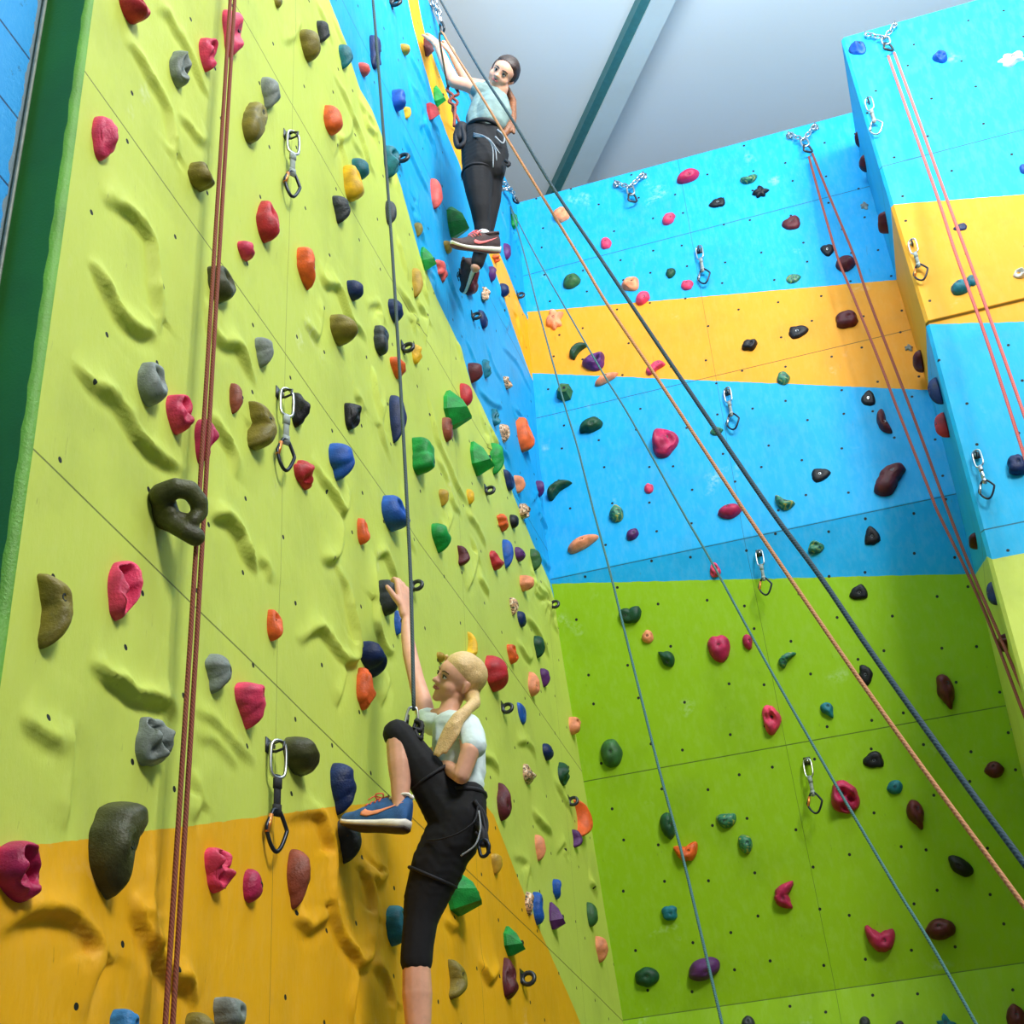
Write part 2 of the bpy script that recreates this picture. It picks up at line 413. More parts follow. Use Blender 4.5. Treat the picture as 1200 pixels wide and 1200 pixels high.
# rounded near edge: chamfer strip, then the return face, back, top
zc = list(range(0, nz, 4)) + ([nz - 1] if (nz - 1) % 4 else [])
for z_i in zc:
    zz_ = zsf[z_i]; wv = .0015 * math.sin(zz_ * 37) + .002 * math.sin(zz_ * 91)
    extra_v += [(-A - .008 + wv * .3, LW_Y0 - .014 + wv * .5, zz_), (-A - .022 + wv, LW_Y0 - .022, zz_), (-2.03, LW_Y0 - .022, zz_)]
base = nv
for k_ in range(len(zc) - 1):
    a, b = idx[zc[k_], 0], idx[zc[k_ + 1], 0]
    p, q = base + 3 * k_, base + 3 * (k_ + 1)
    extra_f += [(p, int(a), int(b), q), (p + 1, p, q, q + 1), (p + 2, p + 1, q + 1, q + 2)]; mi += [1, 1, 2]
o2 = base + len(extra_v)
extra_v += [(-2.03, LW_Y0 - .024, ZTOP), (-2.03, LW_Y1, ZTOP), (-A, LW_Y1, ZTOP + .004), (-A, LW_Y0 - .012, ZTOP + .004), (-2.03, LW_Y0 - .024, 0), (-2.03, LW_Y1, 0)]
extra_f += [(o2 + 3, o2 + 2, o2 + 1, o2), (o2, o2 + 1, o2 + 5, o2 + 4)]; mi += [2, 2]
me = bpy.data.meshes.new('wall_left')
allv = np.vstack([V, np.array(extra_v)])
me.from_pydata(allv.tolist(), [], Fq.tolist() + extra_f)
me.update()
me.polygons.foreach_set('material_index', [0] * len(Fq) + mi)
me.polygons.foreach_set('use_smooth', [True] * len(Fq) + [True if m_ == 1 else False for m_ in mi])
for nm, pl in (('sd_blue', blue_poly), ('sd_band', band_poly), ('sd_foot', foot_poly)):
    s = poly_sdf(allv[:, 1], allv[:, 2], pl)
    at = me.attributes.new(nm, 'FLOAT', 'POINT'); at.data.foreach_set('value', s.astype(np.float32))
lw_mat = wall_mat('lime_plaster_wall', LIME, [('sd_blue', BLUE), ('sd_band', ORANGE), ('sd_foot', ORANGE)],
                  [3.66, 5.015, 6.34, 7.67], [3.88, 5.89, 7.6], 1, 3.1, .35, sw=.003)
link('wall_left', me, [lw_mat, simple('green_edge_paint', rgb(96, 160, 36), .6, mott=.1, mscale=6, bump=.5),
                       simple('dark_green_paint', rgb(26, 104, 20), .6, mott=.08, mscale=3)], kind='structure')

# ------------------------------------------------------------------ back wall (leaning panels)
BW = [(7.687, ZTOP), (7.70, 6.142), (8.52, 3.668), (8.50, 0.0)]       # (Y, Z) profile from the top down
def bw_Y(z):
    for (y1, z1), (y2, z2) in zip(BW, BW[1:]):
        if z2 <= z <= z1: return y1 + (y2 - y1) * (z1 - z) / (z1 - z2)
    return BW[0][0] if z > ZTOP else BW[-1][0]
def on_back(x, y):
    """point, u axis, v axis (up the panel), normal"""
    d = ray(x, y)
    for i, ((y1, z1), (y2, z2)) in enumerate(zip(BW, BW[1:])):
        s = nrm((0, y1 - y2, z1 - z2)); n_ = np.cross((1, 0, 0), s); n_ = n_ if n_[1] < 0 else -n_
        p0 = np.array((0, y1, z1)); t = ((p0 - CAMP) @ n_) / (d @ n_); p = CAMP + d * t
        if z2 - 1e-6 <= p[2] <= z1 + .02 or i == 2: return p, np.array((1., 0, 0)), s, n_
BX0, BX1 = -A - .1, .66
def strip_wall(name, prof, x0, x1, mats, attrs, nx=2, back=.25):
    zs = []
    V = []; Fc = []; 
    rows = []
    for (y1, z1), (y2, z2) in zip(prof, prof[1:]):
        m_ = max(2, int(abs(z1 - z2) / .15))
        for t in range(m_): rows.append((y1 + (y2 - y1) * t / m_, z1 + (z2 - z1) * t / m_))
    rows.append(prof[-1])
    xs = np.linspace(x0, x1, nx)
    for (y, z) in rows:
        for x in xs: V.append((x, y, z))
    nx_ = len(xs)
    for i in range(len(rows) - 1):
        for j in range(nx_ - 1):
            a = i * nx_ + j; Fc.append((a, a + nx_, a + nx_ + 1, a + 1))
    return np.array(V), Fc, rows
Vb, Fb, rows = strip_wall('b', BW, BX0, BX1, None, None, nx=18)
Vb = list(map(tuple, Vb)); k0 = len(Vb)
Vb += [(BX0, 8.75, ZTOP), (BX1, 8.75, ZTOP), (BX0, 8.75, 0), (BX1, 8.75, 0)]
Fb += [(0, 17, k0 + 1, k0), (k0, k0 + 1, k0 + 3, k0 + 2)]
me = mesh('wall_back', Vb, Fb, smooth=False)
Vb = np.array(Vb)
bp = lambda pts: [(on_back(x, y)[0][0], on_back(x, y)[0][2]) for x, y in pts]
t0, t1 = bp([(612, 366), (1050, 328)]); b0, b1 = bp([(619, 437), (1090, 457)])
def ext(a, b, x): return (x, a[1] + (b[1] - a[1]) * (x - a[0]) / (b[0] - a[0]))
bband = [ext(t0, t1, -2.6), ext(t0, t1, 1.2), ext(b0, b1, 1.2), ext(b0, b1, -2.6)]
g0, g1 = bp([(645, 684), (1152, 672)])
bgreen = [ext(g0, g1, -2.6), ext(g0, g1, 1.2), (1.2, -1), (-2.6, -1)]
for nm, pl in (('sd_band', bband), ('sd_green', bgreen)):
    s = poly_sdf(Vb[:, 0], Vb[:, 2], pl)
    at = me.attributes.new(nm, 'FLOAT', 'POINT'); at.data.foreach_set('value', s.astype(np.float32))
bw_mat = wall_mat('blue_panel_wall', BLUE, [('sd_band', rgb(224, 150, 26)), ('sd_green', GREEN)], [4.955, 6.135, 7.37, 8.62, 3.665], [-.64], 0, 4.0, .12, jitter=.5, sw=.003)
link('wall_back', me, bw_mat, kind='structure')

# ------------------------------------------------------------------ right buttress (projecting wall)
PYF = 6.76; PX0 = .60
prof = [(PYF - .02, ZTOP - .28), (PYF - .015, 6.68), (PYF, 6.665), (PYF + .03, 0)]
zt = prof[0][1]
prof[0] = (PYF - .02, PY(985, 48, PYF)[2])
zt = prof[0][1]
Vp, Fp, rows = strip_wall('p', prof, PX0, 3.4, None, None, nx=20)
bx0 = lambda z: float(np.interp(z, [0, 5, 6.67, 9.1], [.615, .615, .630, .598]))
for i_ in range(len(Vp)):
    if i_ % 20 == 0: Vp[i_, 0] = bx0(Vp[i_, 2])
Vp = list(map(tuple, Vp)); nxp = 20; nr = len(rows); sbase = len(Vp)
sm = []
# bevelled arris and side face back to the back wall
for (y, z) in rows:
    Vp += [(bx0(z) - .018, y + .02, z), (bx0(z) - .018, y + .12, z), (bx0(z) - .018, 8.7, z)]
for i in range(nr - 1):
    a = i * nxp; b = (i + 1) * nxp; p = sbase + 3 * i; q = p + 3
    Fp += [(p, q, b, a), (p + 1, q + 1, q, p), (p + 2, q + 2, q + 1, p + 1)]
k0 = len(Vp)
Vp += [(PX0 - .018, 8.7, zt), (3.4, 8.7, zt), (3.4, 8.7, 0)]
Fp += [(0, nxp - 1, k0 + 1, k0, sbase), (nxp - 1, nxp * nr - 1, k0 + 2, k0 + 1)]
me = mesh('wall_right', Vp, Fp, smooth=False)
Vp = np.array(Vp)
pp = lambda pts: [(PY(x, y, PYF)[0], PY(x, y, PYF)[2]) for x, y in pts]
a0, a1 = pp([(1047, 242), (1200, 230)]); c0, c1 = pp([(1087, 380), (1200, 377)]); g0, g1 = pp([(1165, 650), (1200, 648)])
flat = lambda a, x: (x, a[1])
pband = [ext(a0, a1, .6), ext(a0, a1, 4), ext(c0, c1, 4), ext(c0, c1, .6), (-1, c0[1]), (-1, a0[1])]
pgreen = [(-1, g0[1]), (4, g0[1] - .06), (4, -1), (-1, -1)]
for nm, pl in (('sd_band', pband), ('sd_green', pgreen)):
    s = poly_sdf(Vp[:, 0], Vp[:, 2], pl)
    sd_ = np.array([q[0] < bx0(q[2]) - .01 for q in Vp])
    fy = (Vp[:, 1] - PYF) / 1.0
    zb_ = {q: on_back(*q)[0] for q in ((1050, 328), (1090, 457), (1152, 672))}
    def zl(front, q): return front + (zb_[q][2] - front) * (Vp[:, 1] - PYF) / (zb_[q][1] - PYF)
    if nm == 'sd_green': s = np.where(sd_, zl(g0[1], (1152, 672)) - Vp[:, 2], s)
    else: s = np.where(sd_, np.minimum(zl(a0[1], (1050, 328)) - Vp[:, 2], Vp[:, 2] - zl(c0[1], (1090, 457))), s)
    at = me.attributes.new(nm, 'FLOAT', 'POINT'); at.data.foreach_set('value', s.astype(np.float32))
pw_mat = wall_mat('buttress_wall', rgb(14, 170, 220), [('sd_band', rgb(228, 160, 30)), ('sd_green', LIME)], [7.87, 6.672, 5.333, 4.1], [2.0], 0, 3.3, .12, jitter=.5, sw=.004)
link('wall_right', me, pw_mat, kind='structure')
PZT = zt

# ------------------------------------------------------------------ block wall, pipe, floor, ceiling, beam
k = NT('blue_block_wall')
sep = k.n('ShaderNodeSeparateXYZ'); k.l(k.pos(), sep.inputs[0])
cb = k.n('ShaderNodeCombineXYZ'); k.l(sep.outputs[1], cb.inputs[0]); k.l(k.math('ADD', sep.outputs[2], -.165), cb.inputs[1])
br = k.n('ShaderNodeTexBrick'); k.l(cb.outputs[0], br.inputs['Vector'])
br.inputs['Scale'].default_value = 1; br.inputs['Brick Width'].default_value = 2.6; br.inputs['Row Height'].default_value = .2585
br.inputs['Mortar Size'].default_value = .005; br.inputs['Mortar Smooth'].default_value = .3
br.inputs['Color1'].default_value = rgb(40, 158, 228); br.inputs['Color2'].default_value = rgb(34, 150, 222); br.inputs['Mortar'].default_value = rgb(12, 62, 108)
sm_ = k.n('ShaderNodeMapping'); sm_.inputs['Scale'].default_value = (1, 4, 1); k.l(k.pos(), sm_.inputs[0])
c_ = k.mix(k.math('MULTIPLY', k.ramp(k.noise(30, 4, .7, sm_.outputs[0]), .5, .8), .25), br.outputs['Color'], rgb(110, 200, 240))
c_ = k.mix(k.math('MULTIPLY', k.ramp(k.noise(9, 5, .75), .62, .66), .55), c_, rgb(12, 70, 120))
edge = k.math('LESS_THAN', k.math('ADD', k.math('SUBTRACT', 2.455, sep.outputs[1]), k.math('MULTIPLY', k.noise(12, 3), .05)), .045)
c_ = k.mix(edge, c_, rgb(120, 140, 150))
k.l(c_, k.b.inputs['Base Color']); k.b.inputs['Roughness'].default_value = .7
k.bump(k.math('ADD', k.noise(45, 4, .7), k.math('MULTIPLY', br.outputs['Fac'], -1.5)), .4, .01)
g = G(); g.box((-2.13, 3.0, 4.9), (.12, 5.6, 4.9)); link('wall_far', g.mesh('wall_far', False), k.m, kind='structure')
g = G(); g.tube([(-1.996, 2.445, 0), (-1.996, 2.452, 9.4)], .006, 8); link('trim_1', g.mesh('trim_1'), simple('pale_conduit', rgb(120, 130, 118), .5), kind='structure')
k = NT('ceiling_plaster')
k.l(k.mix(k.ramp(k.noise(.5, 3), .3, .7), rgb(224, 232, 234), rgb(230, 236, 238)), k.b.inputs['Base Color']); k.b.inputs['Roughness'].default_value = .9
k.bump(k.noise(60, 3), .1, .004)
CEIL = 10.3
g = G(); g.box((2.6, 4.0, CEIL + .1), (5.2, 9.5, .1)); link('ceiling', g.mesh('ceiling', False), k.m, kind='structure')
g = G(); g.box((2.6, 4.0, -.05), (5.2, 9.5, .05)); link('floor', g.mesh('floor', False), simple('floor_matting', rgb(70, 84, 98), .8, mscale=2), kind='structure')
g = G(); g.box((2.6, 13.4, 5.1), (5.2, .1, 5.2)); link('wall_rear', g.mesh('wall_rear', False), simple('pale_rear_wall', rgb(196, 204, 208), .9, mott=.03, mscale=1), kind='structure')
def slab_from_px(name, pts, ztop, thick, mat, extra=0.0):
    a, b, c, d = [PZ(x, y, ztop) for x, y in pts]        # far-left, far-right, near-right, near-left
    f = nrm(a - d); a = a + f * 4; b = b + f * 4; c = c - f * 4; d = d - f * 4
    V_ = [a, b, c, d] + [p + np.array((0, 0, thick)) for p in (a, b, c, d)]
    me_ = mesh(name, V_, [(0, 1, 2, 3), (7, 6, 5, 4), (0, 4, 5, 1), (1, 5, 6, 2), (2, 6, 7, 3), (3, 7, 4, 0)], False)
    return link(name, me_, mat, kind='structure')
slab_from_px('ceiling_trim', [(645, 228), (658, 226), (765, 0), (751, 0)], CEIL - .10, .12, simple('dark_teal_strip', rgb(58, 118, 120), .5, mott=.05))  # thin dark teal strip along the left of the white beam
slab_from_px('ceiling_beam', [(657, 226), (688, 216), (791, 0), (764, 0)], CEIL - .12, .16, simple('white_beam', rgb(206, 218, 218), .8, mott=.03, mscale=2))
# ------------------------------------------------------------------ climbing holds
# kind: (12 outline radii every 30 deg from +u), profile a, b, lump, [dents u,v,s,depth], bend, (ax,ay), height factor, peak shift
R12 = dict(
 round=[1]*12, egg=[.86,.9,.96,1,.96,.9,.86,.86,.92,.96,.92,.86],
 drop=[.84,.92,.95,.95,.95,.92,.84,.74,.76,1.12,.76,.74], tri=[.84,.82,.9,1.06,.9,.82,.84,1.0,.84,.76,.84,1.0],
 square=[.88,1,1,.88,1,1,.88,1,1,.88,1,1], star=[1.1,.7,.85,1.1,.66,.9,1.1,.7,.95,.7,1.05,.72],
 bone=[.62,.78,1,1.05,1,.78,.62,.8,1.02,1.05,1,.8], wedge=[.9,.8,1.05,.85,1.05,.8,.9,.85,.8,1.1,.8,.85], chip=[1,.6,.8,1.1,.6,1,.7,1.1,.65,.9,1.1,.7])
KINDS = {
 'round': ('round', 2.2, .55, .05, [(.05, .1, .16, .18)], 0, (1, 1), .75, (0, 0), 'rounded'),
 'egg': ('egg', 2.2, .55, .04, [(.25, .12, .15, .2)], 0, (.85, 1), .8, (.1, -.05), 'egg-shaped'),
 'drop': ('drop', 2.2, .6, .05, [(.2, .15, .2, .3)], 0, (.85, 1), .8, (.1, .2), 'teardrop'),
 'tri': ('tri', 5, .7, .02, [(0, 0, .12, .25)], 0, (1, 1), .35, (0, 0), 'flat shield-shaped'),
 'bean': ('bone', 2.4, .55, .05, [(.15, -.25, .16, .2)], .38, (.6, 1), .7, (0, 0), 'bean-shaped'),
 'crescent': ('egg', 2.2, .5, .04, [(0, 0, .12, .15)], .75, (.42, 1), .55, (0, 0), 'crescent'),
 'lump': ('round', 2.2, .5, .32, [(.2, .2, .2, .4)], 0, (.95, 1), .75, (0, 0), 'knobbly'),
 'pocket': ('egg', 3, .55, .24, [(-.1, .3, .24, .95), (.42, -.08, .17, .75), (-.1, -.45, .18, .35)], 0, (.9, 1), .85, (0, 0), 'pocketed'),
 'wedge': ('wedge', 1.4, .9, 0, [(.1, .1, .1, .15)], 0, (1, 1), .95, (.12, -.1), 'angular faceted'),
 'bone': ('bone', 2.2, .5, .05, [(0, .45, .14, .12), (0, 0, .42, .3)], .1, (.72, 1), .7, (0, 0), 'two-lobed'),
 'star': ('star', 2.6, .55, .1, [(0, 0, .16, .2)], 0, (1, 1), .5, (0, 0), 'star-shaped'),
 'slab': ('square', 4.5, .5, .04, [(.2, 0, .16, .25)], 0, (1, 1), .75, (0, 0), 'blocky'),
 'jug': ('egg', 2.6, .5, .04, [(-.05, .35, .34, .65)], 0, (.95, 1), .85, (.1, -.1), 'scooped'),
 'eye': ('round', 2.0, .6, .02, [(0, .1, .12, .2)], .12, (.5, 1), .6, (0, 0), 'almond-shaped'),
 'chip': ('chip', 2.4, .6, .2, [(0, .1, .2, .25)], 0, (1, 1), .5, (0, 0), 'ragged')}
def hold_shape(kind, rot, seed, big):
    rad, a, b, lump, dents, bend, ax, hf, pk, _ = KINDS[kind]
    rad = R12[rad]; r = np.random.RandomState(seed)
    facet = kind == 'wedge'
    huge = big > 1
    seg = 7 if facet else (56 if huge else 40 if big else 24); ring = 3 if facet else (22 if huge else 14 if big else 9)
    th = np.arange(seg) / seg * 2 * math.pi
    # periodic smooth interpolation of the outline
    t = th / (2 * math.pi) * 12; i0 = np.floor(t).astype(int) % 12; f = t - np.floor(t); f = f * f * (3 - 2 * f)
    ra = np.array(rad, float); ra = ra * (1 + .05 * r.randn(12))
    rr = ra[i0] * (1 - f) + ra[(i0 + 1) % 12] * f
    if facet: rr *= 1 + .08 * r.randn(seg)
    V = []; ss = []
    S = [1.0, 1.0, .58] if facet else [1.0, 1.0] + list(np.linspace(1, 0, ring + 1)[1:-1] ** (.75))
    lob = [(r.uniform(-.8, .8), r.uniform(-.8, .8), r.uniform(.12, .2) if big > 1 else r.uniform(.18, .32), r.uniform(.5, 1) * (1 if q % 2 else -1)) for q in range(34 if big > 1 else 14)]
    def height(u, v, s):
        h = (max(0, 1 - s ** a)) ** b
        for (du, dv, sg, dd) in dents: h -= dd * math.exp(-((u - du) ** 2 + (v - dv) ** 2) / (2 * sg * sg)) * min(1, (1 - s) * 2.5)
        for (du, dv, sg, dd) in lob: h += lump * dd * math.exp(-((u - du) ** 2 + (v - dv) ** 2) / (2 * sg * sg)) * min(1, (1 - s) * 4)
        return max(h, .02)
    for k_, s in enumerate(S):
        for j in range(seg):
            u = rr[j] * math.cos(th[j]) * s; v = rr[j] * math.sin(th[j]) * s
            h = -.14 if k_ == 0 else height(u, v, s) + (.04 if k_ == 1 else .04)
            if facet and k_: h = .18 if k_ == 1 else .85 - .45 * v - .15 * u
            if lump and s > .8:
                g_ = 1 + lump * .35 * math.sin(3 * th[j] + seed) ; u *= g_; v *= g_
            V.append([u + pk[0] * (1 - s), v + pk[1] * (1 - s), h])
    V.append([pk[0], pk[1], .85 if facet else height(0, 0, 0) + .04])
    V = np.array(V)
    V[:, 0] *= ax[0]; V[:, 1] *= ax[1]
    V[:, 0] += bend * (V[:, 1] ** 2 - .33)
    # where the bolt sits
    bu, bv = dents[0][0] * ax[0] + pk[0], dents[0][1] * ax[1] + pk[1]
    bu += bend * (bv ** 2 - .33)
    c, s_ = math.cos(math.radians(rot)), math.sin(math.radians(rot))
    Rm = np.array([[c, -s_], [s_, c]])
    V[:, :2] = V[:, :2] @ Rm.T
    bp_ = Rm @ np.array((bu, bv))
    Fc = []
    nS = len(S)
    for i in range(nS - 1):
        for j in range(seg):
            a0 = i * seg + j; a1 = i * seg + (j + 1) % seg
            Fc.append((a0, a1, a1 + seg, a0 + seg))
    for j in range(seg): Fc.append(((nS - 1) * seg + j, (nS - 1) * seg + (j + 1) % seg, nS * seg))
    Fc.append(tuple(range(seg))[::-1])
    d2 = (V[seg:, 0] - bp_[0]) ** 2 + (V[seg:, 1] - bp_[1]) ** 2
    bh = V[seg:, 2][np.argmin(d2)]
    return V, Fc, hf, np.array((bp_[0], bp_[1], bh)), facet
def frame_at(wall, x, y):
    if wall == 'L':
        p = PX(x, y, -A); p[0] += relief_at(p[1], p[2]) * .6
        return p, np.array((0, 1., 0)), np.array((0, 0, 1.)), np.array((1., 0, 0))
    if wall == 'B':
        p, u, v, n_ = on_back(x, y); return p, u, v, n_
    if wall == 'P':
        p = PY(x, y, PYF - .01 if True else 0); return p, np.array((1., 0, 0)), np.array((0, 0, 1.)), np.array((0, -1., 0))
    p = PX(x, y, .598); p[1] = min(max(p[1], 6.93), bw_Y(min(p[2], ZTOP)) - .16); p[2] = min(p[2], PZT - .12); return p, np.array((0, -1., 0)), np.array((0, 0, 1.)), np.array((-1., 0, 0))
